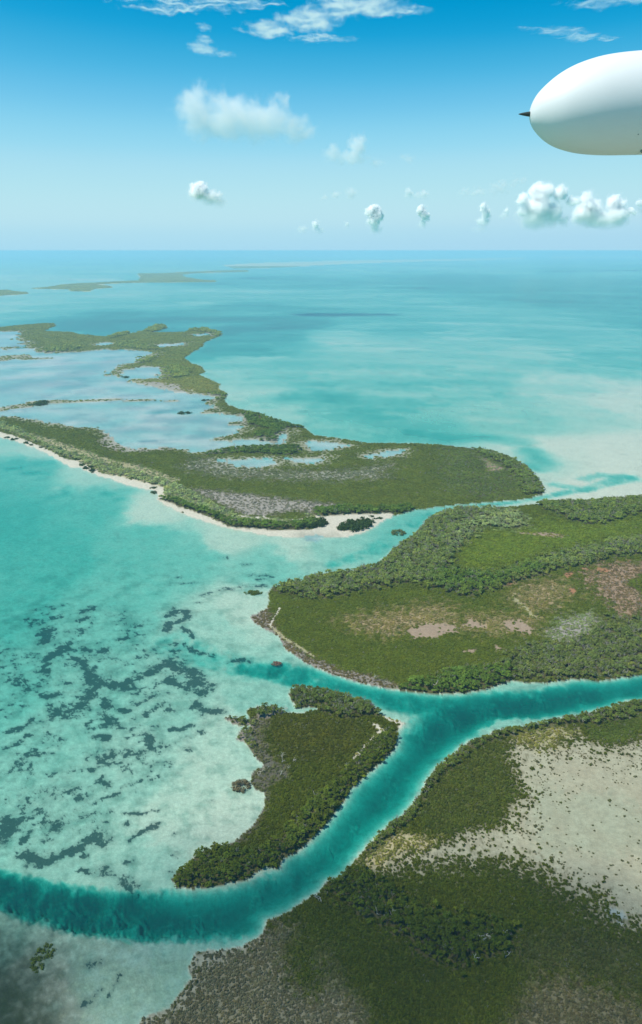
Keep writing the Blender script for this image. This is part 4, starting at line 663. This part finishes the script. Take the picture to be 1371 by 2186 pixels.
def scatter(name, pts, size, leaf, gn, npick, label, cat):
    if len(pts) == 0: return
    me = bpy.data.meshes.new(name); me.vertices.add(len(pts)); me.vertices.foreach_set('co', pts.astype(np.float32).ravel())
    a = me.attributes.new('size', 'FLOAT_VECTOR', 'POINT'); a.data.foreach_set('vector', size.astype(np.float32).ravel())
    t = np.zeros_like(pts); t[:, 2] = rng.random(len(pts)) * 6.283; t[:, 0] = rng.normal(0, .12, len(pts)); t[:, 1] = rng.normal(0, .12, len(pts))
    a = me.attributes.new('turn', 'FLOAT_VECTOR', 'POINT'); a.data.foreach_set('vector', t.astype(np.float32).ravel())
    a = me.attributes.new('pick', 'INT', 'POINT'); a.data.foreach_set('value', rng.integers(0, npick, len(pts)).astype(np.int32))
    a = me.attributes.new('leaf', 'FLOAT_COLOR', 'POINT'); a.data.foreach_set('color', np.concatenate([leaf, np.ones((len(pts), 1))], 1).astype(np.float32).ravel())
    o = bpy.data.objects.new(name, me); COL.objects.link(o)
    md = o.modifiers.new('scatter', 'NODES'); md.node_group = gn
    tag(o, label, cat, kind='stuff'); return o

# ---------------------------------------------------------------- where plants stand
def chart_points(tmin, tmax, p0, p1, cell, seed):
    r2 = np.random.default_rng(seed); T = []; P = []; p = p0
    while p < p1:
        r = math.exp(p); s = cell(r) / r; n = int((tmax - tmin) / s)
        T.append(tmin + (np.arange(n) + r2.random(n)) * s); P.append(p + r2.random(n) * s); p += s
    T = np.concatenate(T); P = np.concatenate(P); r = np.exp(P)
    return np.sin(T) * r, np.cos(T) * r

cellf = lambda r: 1.15 * (r / 300) ** .64
X, Y = chart_points(-.66, .66, math.log(195), math.log(16000), cellf, 3)
_t = np.arctan2(X, Y); _p = np.log(np.hypot(X, Y)); _m = np.zeros(len(X), bool)
for v in list(LAND.values()): _m |= poly_sdf(_t, _p, v, .02) > -.008
for pts_, w_ in SPIT.values(): _m |= line_sdf(_t, _p, pts_, w_, .02)[0] > -.004
X, Y = X[_m], Y[_m]
fs = survey(X, Y, False)
cov = fs['cov']; u = rng.random(len(X)); c = cellf(fs['r'])
near_pond = sstep(.030, -.002, -fs['pond'] + .014 * fs['n_a'] + .010 * fs['n_b'])
dens = cov[:, 0] * (1 + .20 * fs['n_c'] + .25 * fs['n_b'] * (cov[:, 0] < .8)) * (1 - .80 * near_pond)
tall = cov[:, 1]
bigp = np.where(tall > .75, .62, 1.0)
keep = (fs['L'] > .0008) & (u < dens * bigp)
Zg = ground_z(fs)
who0 = np.array(fs['names'])[fs['who']]
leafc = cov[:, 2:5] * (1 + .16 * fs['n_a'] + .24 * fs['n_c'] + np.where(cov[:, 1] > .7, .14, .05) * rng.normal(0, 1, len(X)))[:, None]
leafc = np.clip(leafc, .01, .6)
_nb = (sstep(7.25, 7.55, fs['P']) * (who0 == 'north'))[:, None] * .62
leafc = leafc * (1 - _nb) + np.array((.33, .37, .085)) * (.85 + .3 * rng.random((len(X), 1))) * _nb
# patches of yellower and greyer leaves
hue = (fbm(fs['T'] * 55, fs['P'] * 55, 3, 101) + np.where(cov[:, 1] > .7, .30, .12) * rng.normal(0, 1, len(X)))[:, None]
leafc = leafc * (1 + sstep(520, 380, fs['r']) * (.20 * fbm(fs['T'] * 140, fs['P'] * 140, 3, 191) + .10 * rng.normal(0, 1, len(X))))[:, None]
leafc = leafc * np.where(hue > 0, 1 + hue * np.array([.28, .10, -.05]), 1 - hue * np.array([-.10, -.02, .25]))
leafc = np.clip(leafc * (1 + .28 * sstep(.65, .9, cov[:, 1]))[:, None], .008, .6)
scl = c * .82 * np.where(tall > .75, np.clip(rng.lognormal(0, .32, len(X)), .5, 1.9) * 1.3, rng.uniform(.8, 1.25, len(X)))
hz = np.clip(tall, .25, 1.3) * 4.2 * np.clip((tall - .35) / .5, .0, 1.2)
base_z = Zg + np.where(tall > .75, hz * rng.uniform(.45, .85, len(X)) * np.clip((fs['L'] / .006), .35, 1), 0)
sz = np.stack([scl, scl, np.where(tall > .7, np.maximum(scl * rng.uniform(.7, 1.1, len(X)), .9 * tall + .3), scl * rng.uniform(.4, .7, len(X)) * (1 + .75 * sstep(520, 380, fs['r'])) + .15)], 1)
pts = np.stack([X, Y, base_z], 1)
isl_names = fs['names']; who = fs['who']

# the tall near trees stand as single trees
px_ok = (np.abs(X / (Y * math.cos(R(PITCH)) + ALT * math.sin(R(PITCH)))) < .43) & (ALT / Y < math.tan(R(53.5)))
tall_near = keep & (tall > 1.0) & px_ok & ((who == isl_names.index('southeast')) | (who == isl_names.index('wedge')))
order = np.argsort(np.where(tall_near, fs['r'], 1e9))[:300]
single = np.zeros(len(X), bool); single[order] = True; single &= tall_near
keep_s = keep & ~single
for nm, lab in (('north', 'low green mangrove scrub covering the long lagoon island beyond the narrow channel'),
                ('east', 'green mangrove scrub and forest covering the island between the two channels'),
                ('wedge', 'olive mangrove scrub covering the wedge-shaped island in the near channel'),
                ('southeast', 'olive and dry mangrove scrub on the near bank round the salt flat')):
    s = keep_s & (who == isl_names.index(nm))
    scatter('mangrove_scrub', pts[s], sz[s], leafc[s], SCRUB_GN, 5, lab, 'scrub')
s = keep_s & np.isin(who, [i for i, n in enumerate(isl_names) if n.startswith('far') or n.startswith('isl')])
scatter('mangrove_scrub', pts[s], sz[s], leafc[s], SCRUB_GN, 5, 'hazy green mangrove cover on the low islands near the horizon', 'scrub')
dd = (fs['L'] > .001) & (rng.random(len(X)) < cov[:, 5] * 1.0 * (fs['r'] < 2500))
sd = c * rng.uniform(.6, 1.2, len(X)) * np.where(tall > .75, 1.5, 1)
zd = Zg + np.where(tall > .75, hz * .75, tall * .5)
for nm, lab in (('north', 'pale leafless brush along the lagoon island shore'), ('east', 'pale leafless brush among the trees between the two channels'),
                ('wedge', 'grey leafless mangrove brush on the wedge-shaped island'), ('southeast', 'grey leafless brush in the dry scrub on the near bank')):
    s = dd & (who == isl_names.index(nm))
    scatter('dead_brush', np.stack([X, Y, zd], 1)[s], np.stack([sd, sd, sd * 1.1], 1)[s], leafc[s], BRUSH_GN, 4, lab, 'brush')

# single trees: crown and trunk, shared meshes, copies in a loop
TREE_LEAF = leaf_material('tree_leaf_material', False, (.128, .160, .017), (.086, .122, .014))
tree_shapes = []
for i in range(4):
    cme = leaf_mesh('mangrove_crown', 210, .17, 300 + i, .85, 7); cme.materials.append(TREE_LEAF)
    V = []; Fc = []; rs = random.Random(310 + i)
    for j in range(5):
        a = j * 1.257 + rs.random(); tube(V, Fc, Vector((math.cos(a) * .28, math.sin(a) * .28, -.05)), Vector((0, 0, .55)), .035, .05, 4)
    tube(V, Fc, Vector((0, 0, .5)), Vector((.05, .03, 1.5)), .07, .05, 5)
    for j in range(4):
        a = j * 1.57 + rs.random(); tube(V, Fc, Vector((.04, .02, 1.2)), Vector((math.cos(a) * .5, math.sin(a) * .5, 1.8)), .04, .02, 4)
    tme = mesh_from('mangrove_trunk', V, Fc); tme.materials.append(BARK); tree_shapes.append((cme, tme))
idx = np.nonzero(single)[0]
for n_, i in enumerate(idx):
    cme, tme = tree_shapes[n_ % 4]
    root = bpy.data.objects.new('mangrove_tree', None); COL.objects.link(root)
    root.location = (X[i], Y[i], Zg[i]); root.rotation_euler = (0, 0, rng.random() * 6.283)
    s = float(scl[i]) * 1.15; hgt = float(base_z[i] - Zg[i])
    cr = bpy.data.objects.new('crown', cme); COL.objects.link(cr); cr.parent = root; cr.location = (0, 0, hgt); cr.scale = (s, s, s * 1.05)
    tk = bpy.data.objects.new('trunk', tme); COL.objects.link(tk); tk.parent = root; tk.scale = (s * .8, s * .8, max(.5, (hgt + .5 * s) / 1.8))
    if who[i] == isl_names.index('wedge'):
        tag(root, 'dark green mangrove tree in the tall stand along the wedge island channel shore', 'tree', 'tall mangroves on the wedge island')
    else:
        tag(root, 'dark green mangrove tree in the dense tall clump on the near right bank', 'tree', 'tall mangroves on the near bank')

# ---------------------------------------------------------------- bare flat: scattered low shrubs
SHRUB_LEAF = leaf_material('shrub_leaf_material', False, (.155, .15, .06), (.12, .125, .045))
xs, ys = chart_points(-.1, .66, math.log(255), math.log(640), lambda r: 1.3, 9)
ff = survey(xs, ys, False)
edge_d = ff['flat']; pr = np.clip(.95 - edge_d * 9.0, .10, .95) * np.clip(.60 + 1.1 * ff['n_c'] + .5 * ff['n_a'], .15, 1.2)
pr = pr * (.45 + .75 * sstep(350, 440, ys))
ks = (edge_d > -.012) & (ff['cov'][:, 0] < .55) & (ff['L'] > .004) & (rng.random(len(xs)) < pr)
xs, ys, zs = xs[ks], ys[ks], ground_z(ff)[ks]; rs_ = rng.gamma(3.2, .12, len(xs)) + .24
vis = (np.abs(xs / (ys * math.cos(R(PITCH)) + ALT * math.sin(R(PITCH)))) < .428)
app = np.where(vis, rs_ / np.hypot(xs, ys), 0); big = np.zeros(len(xs), bool); big[np.argsort(-app)[:300]] = True; big &= vis
shr = []
for i in range(4):
    me = leaf_mesh('shrub_foliage', 60, .26, 400 + i, .7, 5); me.materials.append(SHRUB_LEAF); shr.append(me)
for i in np.nonzero(big)[0]:
    o = bpy.data.objects.new('salt_flat_shrub', shr[i % 4]); COL.objects.link(o)
    o.location = (xs[i], ys[i], zs[i]); o.rotation_euler = (0, 0, rng.random() * 6.283); s = float(rs_[i]); o.scale = (s * 1.15, s * .95, s)
    tag(o, 'small dark olive shrub dotted on the pale salt flat at right', 'shrub', 'shrubs dotted over the salt flat')
s = ~big; q = rs_[s]
scatter('salt_flat_scrub', np.stack([xs, ys, zs], 1)[s], np.stack([q, q, q * .9], 1), np.tile((.15, .145, .065), (s.sum(), 1)), SCRUB_GN, 5, 'thin sprinkling of smallest shrubs over the pale salt flat', 'scrub')

# ---------------------------------------------------------------- lone bushes
def bush_mesh(name, rx, ry, h, seed, n=26, leaf=.9):
    rs = random.Random(seed); V = []; Fc = []
    for i in range(n):
        a = rs.random() * 6.283; q = math.sqrt(rs.random()); cx, cy_ = math.cos(a) * q * rx, math.sin(a) * q * ry
        hh = h * (1 - .55 * q * q) * rs.uniform(.75, 1.1); r = leaf * rs.uniform(.8, 1.3)
        for j in range(44):
            t = rs.random() * 6.283; u_ = rs.uniform(-.2, 1); s = math.sqrt(max(0, 1 - u_ * u_)); d = Vector((s * math.cos(t), s * math.sin(t), u_))
            c_ = Vector((cx, cy_, max(.1, hh - r * .8))) + d * r * rs.random() ** .4
            if j % 4 == 0: c_.z *= rs.random()
            nn = (d + Vector((rs.gauss(0, .4), rs.gauss(0, .4), rs.gauss(.2, .4)))).normalized(); tt = nn.orthogonal().normalized(); tt = Matrix.Rotation(rs.random() * 6.283, 3, nn) @ tt; b = nn.cross(tt)
            a_ = .30 * r * rs.uniform(.7, 1.3); k0 = len(V); c_.z = max(c_.z, .03)
            V += [c_ - tt * a_, c_ + b * a_ * .6, c_ + tt * a_, c_ - b * a_ * .6]; Fc.append((k0, k0 + 1, k0 + 2, k0 + 3))
    return mesh_from(name, V, Fc)
BUSHG = leaf_material('bush_green_material', False, (.14, .19, .035), (.12, .17, .03)); BUSHB = leaf_material('bush_brown_material', False, (.30, .25, .14), (.26, .22, .12))
BUSHR = leaf_material('bush_red_material', False, (.34, .19, .14), (.30, .17, .13)); BUSHY = leaf_material('bush_pale_material', False, (.22, .27, .10), (.20, .25, .10)); BUSHD = leaf_material('bush_dark_material', False, (.055, .09, .022), (.05, .085, .02))

def bush(name, key, rx, ry, h, mat, seed, label, n=26, leaf=.9, stems=True):
    x, y = SPOT[key][:2]
    r0 = bpy.data.objects.new(name, None); COL.objects.link(r0); r0.location = (x, y, -.3)
    link_mesh('foliage', bush_mesh(name + '_foliage', rx, ry, h, seed, n, leaf), mat, r0)
    V = []; Fc = []; rs = random.Random(seed + 1)
    for j in range(10):
        a = rs.random() * 6.283; q = rs.random() * .7
        branchy(V, Fc, Vector((math.cos(a) * q * rx, math.sin(a) * q * ry, -.6)), Vector((rs.gauss(0, .3), rs.gauss(0, .3), 1)).normalized(), h * .5, .06, 1, rs, 4)
    link_mesh('stems', mesh_from(name + '_stems', V, Fc), BARK, r0)
    tag(r0, label, 'bush'); return r0
bush('mangrove_islet', 'bush_channel', 8.0, 7.0, 4.5, BUSHY, 1, 'lone pale green mangrove bush standing in the narrow turquoise channel', 40, 1.5)
bush('mangrove_islet', 'bush_point', 8.0, 5.0, 3.0, BUSHG, 2, 'low green mangrove islet in shallow water off the left point of the middle island', 40, 1.2)
bush('mangrove_islet', 'bush_red', 3.8, 2.6, 1.8, BUSHR, 3, 'small reddish-brown bush in the shallows at the mouth of the side channel', 26, .9)
bush('mangrove_islet', 'bush_brown', 5.2, 5.2, 4.2, BUSHB, 4, 'round brownish bush in pale water off the left side of the wedge island', 44, 1.2)
bush('mangrove_islet', 'bush_corner', 4.6, 7.5, 1.2, BUSHG, 5, 'olive bush in dark shallows at the bottom left corner', 40, 1.0)
ORD = ['first', 'second', 'third', 'fourth', 'fifth', 'sixth', 'seventh', 'eighth', 'ninth', 'tenth', 'eleventh', 'twelfth', 'thirteenth', 'fourteenth']
def spots(key): a = SPOT[key]; return [(a[i], a[i + 1]) for i in range(0, len(a), 2)]
bme = [bush_mesh('beach_bush_foliage', 1, .8, .8, 500 + i, 10, .42) for i in range(3)]
for b_ in bme: b_.materials.append(BUSHD)
for i, (x, y) in enumerate(spots('beach_shrubs')):
    o = bpy.data.objects.new('beach_shrub', bme[i % 3]); COL.objects.link(o); o.location = (x, y, .2); s = random.uniform(3.2, 6.0); o.scale = (s * 1.2, s, s * .9); o.rotation_euler = (0, 0, random.random() * 6)
    tag(o, 'dark green shrub on the white beach strip of the lagoon island, ' + ORD[i] + ' from the left', 'shrub', 'shrubs along the white beach')
for i, (x, y) in enumerate(spots('spit_shrubs')):
    o = bpy.data.objects.new('beach_shrub', bme[i % 3]); COL.objects.link(o); o.location = (x, y, .2); s = (3.0, 2.6, 3.2)[i]; o.scale = (s * 1.2, s, s * .9)
    tag(o, ('small round shrub on the sand spit, left of the three by the big thicket', 'small round shrub on the sand spit, middle of the three by the big thicket', 'small round shrub on the sand spit, right of the three by the big thicket')[i], 'shrub', 'shrubs at the end of the spit thicket')
for i, (x, y) in enumerate(spots('lagoon_shrubs')):
    o = bpy.data.objects.new('lagoon_shrub', bme[i % 3]); COL.objects.link(o); o.location = (x, y, -.05); s = (9, 10, 14, 12, 7)[i]; o.scale = (s * 1.2, s, s * .6)
    tag(o, ('dark shrub standing in the lagoon beside the curved green spit', 'dark shrub alone in the middle of the lower lagoon', 'dark shrub at the root of the thin green lagoon bar',
            'taller dark shrub on the thin green lagoon bar', 'small dark shrub by the narrow right end of the lagoon')[i], 'shrub')
def thicket(key, label, seed):
    fl = THICK[key]; p = np.array(fl).reshape(-1, 2); lo, hi = p.min(0), p.max(0); rs = random.Random(seed); cx, cy_ = p.mean(0)
    V = []; Fc = []; cnt = 0
    while cnt < 130:
        x = rs.uniform(lo[0], hi[0]); y = rs.uniform(lo[1], hi[1])
        if poly_sdf(np.array([math.atan2(x, y)]), np.array([math.log(math.hypot(x, y))]), fl)[0] < .001: continue
        cnt += 1; r = rs.uniform(2.2, 3.8); hh = rs.uniform(1.2, 3.0)
        for j in range(40):
            t = rs.random() * 6.283; u_ = rs.uniform(-.3, 1); s = math.sqrt(max(0, 1 - u_ * u_)); d = Vector((s * math.cos(t), s * math.sin(t), u_))
            c_ = Vector((x - cx, y - cy_, hh)) + d * r * rs.random() ** .4; c_.z = max(c_.z, .1)
            nn = (d + Vector((rs.gauss(0, .4), rs.gauss(0, .4), rs.gauss(.2, .4)))).normalized(); tt = nn.orthogonal().normalized(); b = nn.cross(tt); a_ = .3 * r * rs.uniform(.6, 1.3); k0 = len(V)
            V += [c_ - tt * a_, c_ + b * a_ * .6, c_ + tt * a_, c_ - b * a_ * .6]; Fc.append((k0, k0 + 1, k0 + 2, k0 + 3))
    o = link_mesh('beach_thicket', mesh_from('beach_thicket', V, Fc), BUSHD); o.location = (cx, cy_, .2)
    tag(o, label, 'bush')
thicket('spit_thicket', 'large rounded dark green thicket alone on the white sand spit', 61)
thicket('spit_thicket2', 'smaller dark thicket on the spit, left of the large rounded one', 62)

# ---------------------------------------------------------------- standing dead trees
DEADW = bark_material('bleached_wood_material', (.38, .35, .30), (.62, .58, .50))
dshape = []
for i in range(5):
    V = []; Fc = []; rs = random.Random(700 + i)
    branchy(V, Fc, Vector((0, 0, 0)), Vector((rs.gauss(0, .15), rs.gauss(0, .15), 1)).normalized(), 2.1, .17, 3, rs, 5, .75)
    me = mesh_from('dead_tree', V, Fc); me.materials.append(DEADW); dshape.append(me)
_dp = np.array(spots('dead')); fdead = survey(_dp[:, 0], _dp[:, 1], False); zdead = ground_z(fdead)
for i, (x, y) in enumerate(spots('dead')):
    o = bpy.data.objects.new('dead_tree', dshape[i % 5]); COL.objects.link(o)
    t = float(fdead['cov'][i, 1]); s = random.uniform(.8, 1.25) * (1.35 if i in (12, 13) else 1.0) * (1.3 if i >= 22 else 1)
    o.location = (x, y, float(zdead[i]) + (1.2 if t > .75 else 0) - .1); o.scale = (s, s, s); o.rotation_euler = (random.gauss(0, .15), random.gauss(0, .15), random.random() * 6.28)
    rk = sorted(range(*((0, 12) if i < 12 else (12, 22) if i < 22 else (22, 27))), key=lambda q: math.atan2(*spots('dead')[q])).index(i)
    if i < 12: tag(o, 'bare bleached dead tree on the wedge-shaped island, ' + ORD[rk] + ' from the left', 'dead tree', 'dead trees on the wedge island')
    elif i < 22: tag(o, 'bare bleached dead tree in the mangroves of the near right bank, ' + ORD[rk] + ' from the left', 'dead tree', 'dead trees on the near bank')
    else: tag(o, 'bare pale dead tree near the channel edge of the middle island, ' + ORD[rk] + ' from the left', 'dead tree', 'dead trees on the middle island')

# ---------------------------------------------------------------- wing pod beside the camera
def paint_material(name, c, rough, coat=0.0):
    m, nt = new_mat(name); k = NT(nt); tc = k.n('ShaderNodeTexCoord').outputs['Object']
    nz = k.noise(tc, 9, 4); cc = k.mix(nz, rgba([v * .95 for v in c]), rgba(c)); d = k.n('ShaderNodeBsdfPrincipled'); k.put(d.inputs['Base Color'], cc)
    d.inputs['Roughness'].default_value = rough; d.inputs['Specular IOR Level'].default_value = .4
    if coat: d.inputs['Coat Weight'].default_value = 0.0; d.inputs['Coat Roughness'].default_value = .12
    o = k.n('ShaderNodeOutputMaterial'); k.put(o.inputs[0], d.outputs[0]); return m
WHITE = paint_material('white_aircraft_paint', (.78, .78, .77), .5, .25); BLACK = paint_material('dark_rubber', (.03, .045, .04), .5); SEAM = paint_material('seam_sealant', (.42, .43, .42), .6); METAL = paint_material('fastener_grey', (.22, .23, .22), .45)
POD_D = 4.2
def pod_pt(px, py, depth=POD_D):     # a point out past the window, metres from the camera along its axis
    th = R(PITCH); f_ = Vector((0, math.cos(th), -math.sin(th))); up = Vector((0, math.sin(th), math.cos(th)))
    return Vector((0, 0, ALT)) + (f_ + Vector((1, 0, 0)) * ((px - 685.5) / 1600) + up * ((1093 - py) / 1600)) * depth
S = POD_D / 1600
nose = pod_pt(1131, 243); upv = Vector((0, math.sin(R(PITCH)), math.cos(R(PITCH)))); fw = Vector((0, math.cos(R(PITCH)), -math.sin(R(PITCH))))
pod = bpy.data.objects.new('wing_pod', None); COL.objects.link(pod); pod.location = nose
# sections along the pod: distance from the nose, top and bottom edge, in pod units (S metres each)
SEC = [(0, 0.0, 0.0), (1.5, 10.7, -8.9), (6, 24.2, -19.6), (14, 38.5, -30.3), (26, 51.9, -41.8), (42, 66.2, -53.4), (62, 80.5, -63.2), (86, 93.1, -70.3), (112, 102.9, -75.2), (142, 111.0, -77.9), (175, 116.4, -78.8), (210, 119.9, -78.3), (250, 122.2, -77.4), (300, 123.5, -76.5), (360, 124.0, -75.7), (430, 123.5, -74.8), (520, 118.1, -71.2), (620, 107.4, -62.3), (720, 87.7, -49.0), (800, 62.6, -32.0), (860, 35.8, -13.3), (890, 12.5, 0.0), (897, 6.3, 6.2)]
V = []; Fc = []; NS = 64
xs_ = np.array([a[0] for a in SEC], float); tp = np.array([a[1] for a in SEC], float); bt = np.array([a[2] for a in SEC], float)
tt = np.linspace(0, 1, 120); xq = np.concatenate([np.interp(np.linspace(0, 9, 60), np.arange(10), xs_[:10]), np.linspace(150, 897, 70)])
def smooth_interp(x, xp, fp):
    # square-root-like nose: interpolate against sqrt(x) with Catmull-Rom slopes
    sx = np.sqrt(x); sp = np.sqrt(xp); n = len(sp); mslope = np.gradient(fp, sp); i = np.clip(np.searchsorted(sp, sx) - 1, 0, n - 2)
    h = sp[i + 1] - sp[i]; t = (sx - sp[i]) / h
    return (2 * t**3 - 3 * t**2 + 1) * fp[i] + (t**3 - 2 * t**2 + t) * h * mslope[i] + (-2 * t**3 + 3 * t**2) * fp[i + 1] + (t**3 - t**2) * h * mslope[i + 1]
tq = smooth_interp(xq, xs_, tp); bq = smooth_interp(xq, xs_, bt)
for x_, a, b in zip(xq, tq, bq):
    c0 = (a + b) / 2; r0 = max((a - b) / 2, .01)
    for i in range(NS):
        q = 6.283185 * i / NS; V.append(Vector((x_ * S, 0, 0)) + upv * ((c0 + r0 * math.sin(q)) * S) + fw * (r0 * math.cos(q) * S * .95))
for i in range(len(xq) - 1):
    for j in range(NS):
        j2_ = (j + 1) % NS; Fc.append((i * NS + j, i * NS + j2_, (i + 1) * NS + j2_, (i + 1) * NS + j))
shell = link_mesh('shell', mesh_from('pod_shell', V, Fc, True), WHITE, pod)
def on_pod(dx, dy):                  # local point on the camera side of the shell
    a = float(smooth_interp(np.array([dx], float), xs_, tp)[0]); b = float(smooth_interp(np.array([dx], float), xs_, bt)[0]); c0 = (a + b) / 2; r0 = (a - b) / 2
    s = max(-1, min(1, (dy - c0) / r0)); return Vector((dx * S, 0, 0)) + upv * (dy * S) - fw * (r0 * math.sqrt(1 - s * s) * S * .95 + .0004), s
V = []; Fc = []
# dark pointed tip
prof = [(4, 5.2), (0, 5.0), (-6, 4.3), (-14, 2.9), (-21, 1.4), (-24, .2)]
for dx, rr_ in prof:
    for j in range(16):
        q = 6.283185 * j / 16; V.append(Vector((dx * S, 0, 0)) + upv * (math.sin(q) * rr_ * S) + fw * (math.cos(q) * rr_ * S))
for i in range(len(prof) - 1):
    for j in range(16):
        j2_ = (j + 1) % 16; Fc.append((i * 16 + j, i * 16 + j2_, (i + 1) * 16 + j2_, (i + 1) * 16 + j))
sp_ = link_mesh('tip_spike', mesh_from('pod_spike', V, Fc, True), BLACK, pod); sp_['label'] = 'dark pointed spike on the nose of the pod'
V = []; Fc = []
for dx in (238.2, 239.2):
    a = float(smooth_interp(np.array([dx]), xs_, tp)[0]); b = float(smooth_interp(np.array([dx]), xs_, bt)[0]); c0 = (a + b) / 2; r0 = (a - b) / 2 + .12
    for j in range(NS):
        q = 6.283185 * j / NS; V.append(Vector((dx * S, 0, 0)) + upv * ((c0 + r0 * math.sin(q)) * S) + fw * (r0 * math.cos(q) * S * .95))
for j in range(NS): Fc.append((j, (j + 1) % NS, NS + (j + 1) % NS, NS + j))
link_mesh('panel_seam', mesh_from('pod_seam', V, Fc), SEAM, pod)
for dx, dy in ((228, 26), (213, -66), (222, -62), (228, 80), (229, -27)):
    c0, s = on_pod(dx, dy); bm = bmesh.new(); bmesh.ops.create_uvsphere(bm, u_segments=10, v_segments=6, radius=1.3 * S)
    me = bpy.data.meshes.new('pod_screw'); bm.to_mesh(me); bm.free(); o = link_mesh('screw', me, METAL, pod); o.location = c0; o.scale = (1, .5, 1)
V = []; Fc = []
tube(V, Fc, Vector((243 * S, 0, 0)) + upv * (-75 * S), Vector((243 * S, 0, 0)) + upv * (-81 * S), 8 * S, 5 * S, 12)
link_mesh('drain_fitting', mesh_from('pod_drain', V, Fc), METAL, pod)
tag(pod, 'smooth white aircraft pod with dark pointed tip, cut by the right edge of the sky', 'aircraft pod')

# ---------------------------------------------------------------- clouds
def cloud(i, name, label, centre, dens, amp, ns, blobs):
    b = np.array(blobs); lo = (b[:, :3] - b[:, 3:] * 1.6).min(0); hi = (b[:, :3] + b[:, 3:] * 1.6).max(0)
    bm = bmesh.new(); bmesh.ops.create_cube(bm, size=1)
    for v in bm.verts: v.co = Vector([(lo[a] + hi[a]) / 2 + v.co[a] * (hi[a] - lo[a]) for a in range(3)])
    me = bpy.data.meshes.new(name); bm.to_mesh(me); bm.free()
    m, nt = new_mat('cloud_vapour_%d' % i); k = NT(nt)
    tc = k.n('ShaderNodeTexCoord').outputs['Object']
    off = k.vmath('ADD', tc, (i * 913.0, i * 377.0, 0))
    best = None; high = name == 'high_cloud'
    wz = k.n('ShaderNodeTexNoise'); k.put(wz.inputs['Vector'], off); wz.inputs['Scale'].default_value = ns * (1.1 if high else 1.7); wz.inputs['Detail'].default_value = 2.5; wz.inputs['Roughness'].default_value = .55
    mr = float(np.mean(b[:, 3])); wa = mr * (.9 if high else 1.6)
    tcw = k.vmath('ADD', tc, k.vmath('MULTIPLY', k.vmath('SUBTRACT', wz.outputs['Color'], (.5, .5, .5)), (wa, wa, wa * (.3 if high else 1))))
    for x, y, z, rx, ry, rz in blobs:
        l = k.vmath('LENGTH', k.vmath('DIVIDE', k.vmath('SUBTRACT', tcw, (x, y, z)), (rx, ry, rz)), None, 1)
        f = k.math('SUBTRACT', 1.0, l)
        best = f if best is None else k.math('SMOOTH_MAX', best, f, .2)
    sv = k.vmath('MULTIPLY', off, (1, .30, 1) if high else (1, 1, 1))
    nz = k.noise(sv, ns * (1.0 if high else 1.5), 7, .75)
    v = k.math('ADD', best, k.math('MULTIPLY', k.math('SUBTRACT', nz, .5), amp * (2.4 if high or dens < .03 else 2.8)))
    if high: dn = k.remap(v, .05, .75)
    else:
        soft = dens < .02; dn = k.remap(v, .02 if soft else .0, .75 if soft else .5); dn = k.math('POWER', dn, 1.3 if soft else 2.5)
        sp = k.n('ShaderNodeSeparateXYZ'); k.put(sp.inputs[0], tc)
        fz_ = k.remap(sp.outputs[2], float(lo[2] + (hi[2] - lo[2]) * .10), float(lo[2] + (hi[2] - lo[2]) * (.5 if soft else .72)), .35 if soft else .16, 1.0); dn = k.math('MULTIPLY', dn, k.math('POWER', fz_, 1.0 if soft else 3.2))
    dn = k.math('MULTIPLY', dn, dens)
    if not high and dens > .03: dn = k.math('ADD', dn, k.math('MULTIPLY', k.math('MULTIPLY', k.remap(v, -.12, .30), .005), k.remap(sp.outputs[2], float(lo[2]), float(lo[2] + (hi[2] - lo[2]) * .45))))
    vol = k.n('ShaderNodeVolumeScatter'); vol.inputs[0].default_value = (1, 1, 1, 1); k.put(vol.inputs['Density'], dn); vol.inputs['Anisotropy'].default_value = .0
    o_ = k.n('ShaderNodeOutputMaterial'); k.put(o_.inputs['Volume'], vol.outputs[0])
    me.materials.append(m); o = bpy.data.objects.new(name, me); COL.objects.link(o); o.location = centre
    tag(o, label, 'cloud', 'high streaky clouds' if high else 'cumulus clouds'); return o
CLOUDS.append(('cumulus_cloud', 'thin unseen cloud added overhead to shade the near shore', [-620, 22, 1150], .0072, .35, .004,  # out-of-view cloud, added so its shadow darkens the near foreground
               [(-260, -20, 0, 190, 112, 70), (-60, 0, 0, 250, 122, 80), (150, -8, 0, 240, 118, 80), (330, 0, 0, 190, 105, 70)]))
for i, (n, lab, ctr, dens, amp, ns, bl) in enumerate(CLOUDS): cloud(i, n, lab, ctr, dens, amp, ns, bl)

# ---------------------------------------------------------------- haze: the air itself
bm = bmesh.new(); bmesh.ops.create_cube(bm, size=1)
for v in bm.verts: v.co = Vector((v.co.x * 700000, v.co.y * 700000, -8 + (v.co.z + .5) * 312))
me = bpy.data.meshes.new('haze'); bm.to_mesh(me); bm.free()
m, nt = new_mat('haze_air'); k = NT(nt); pv = k.n('ShaderNodeVolumePrincipled'); pv.inputs['Color'].default_value = (.47, .81, 1.0, 1); pv.inputs['Density'].default_value = 7.2e-5; pv.inputs['Anisotropy'].default_value = 0.0
o_ = k.n('ShaderNodeOutputMaterial'); k.put(o_.inputs['Volume'], pv.outputs[0])
me.materials.append(m); hz_o = bpy.data.objects.new('haze', me); COL.objects.link(hz_o); hz_o['kind'] = 'stuff'; hz_o['label'] = 'thin pale blue haze over the sea'; hz_o['category'] = 'haze'
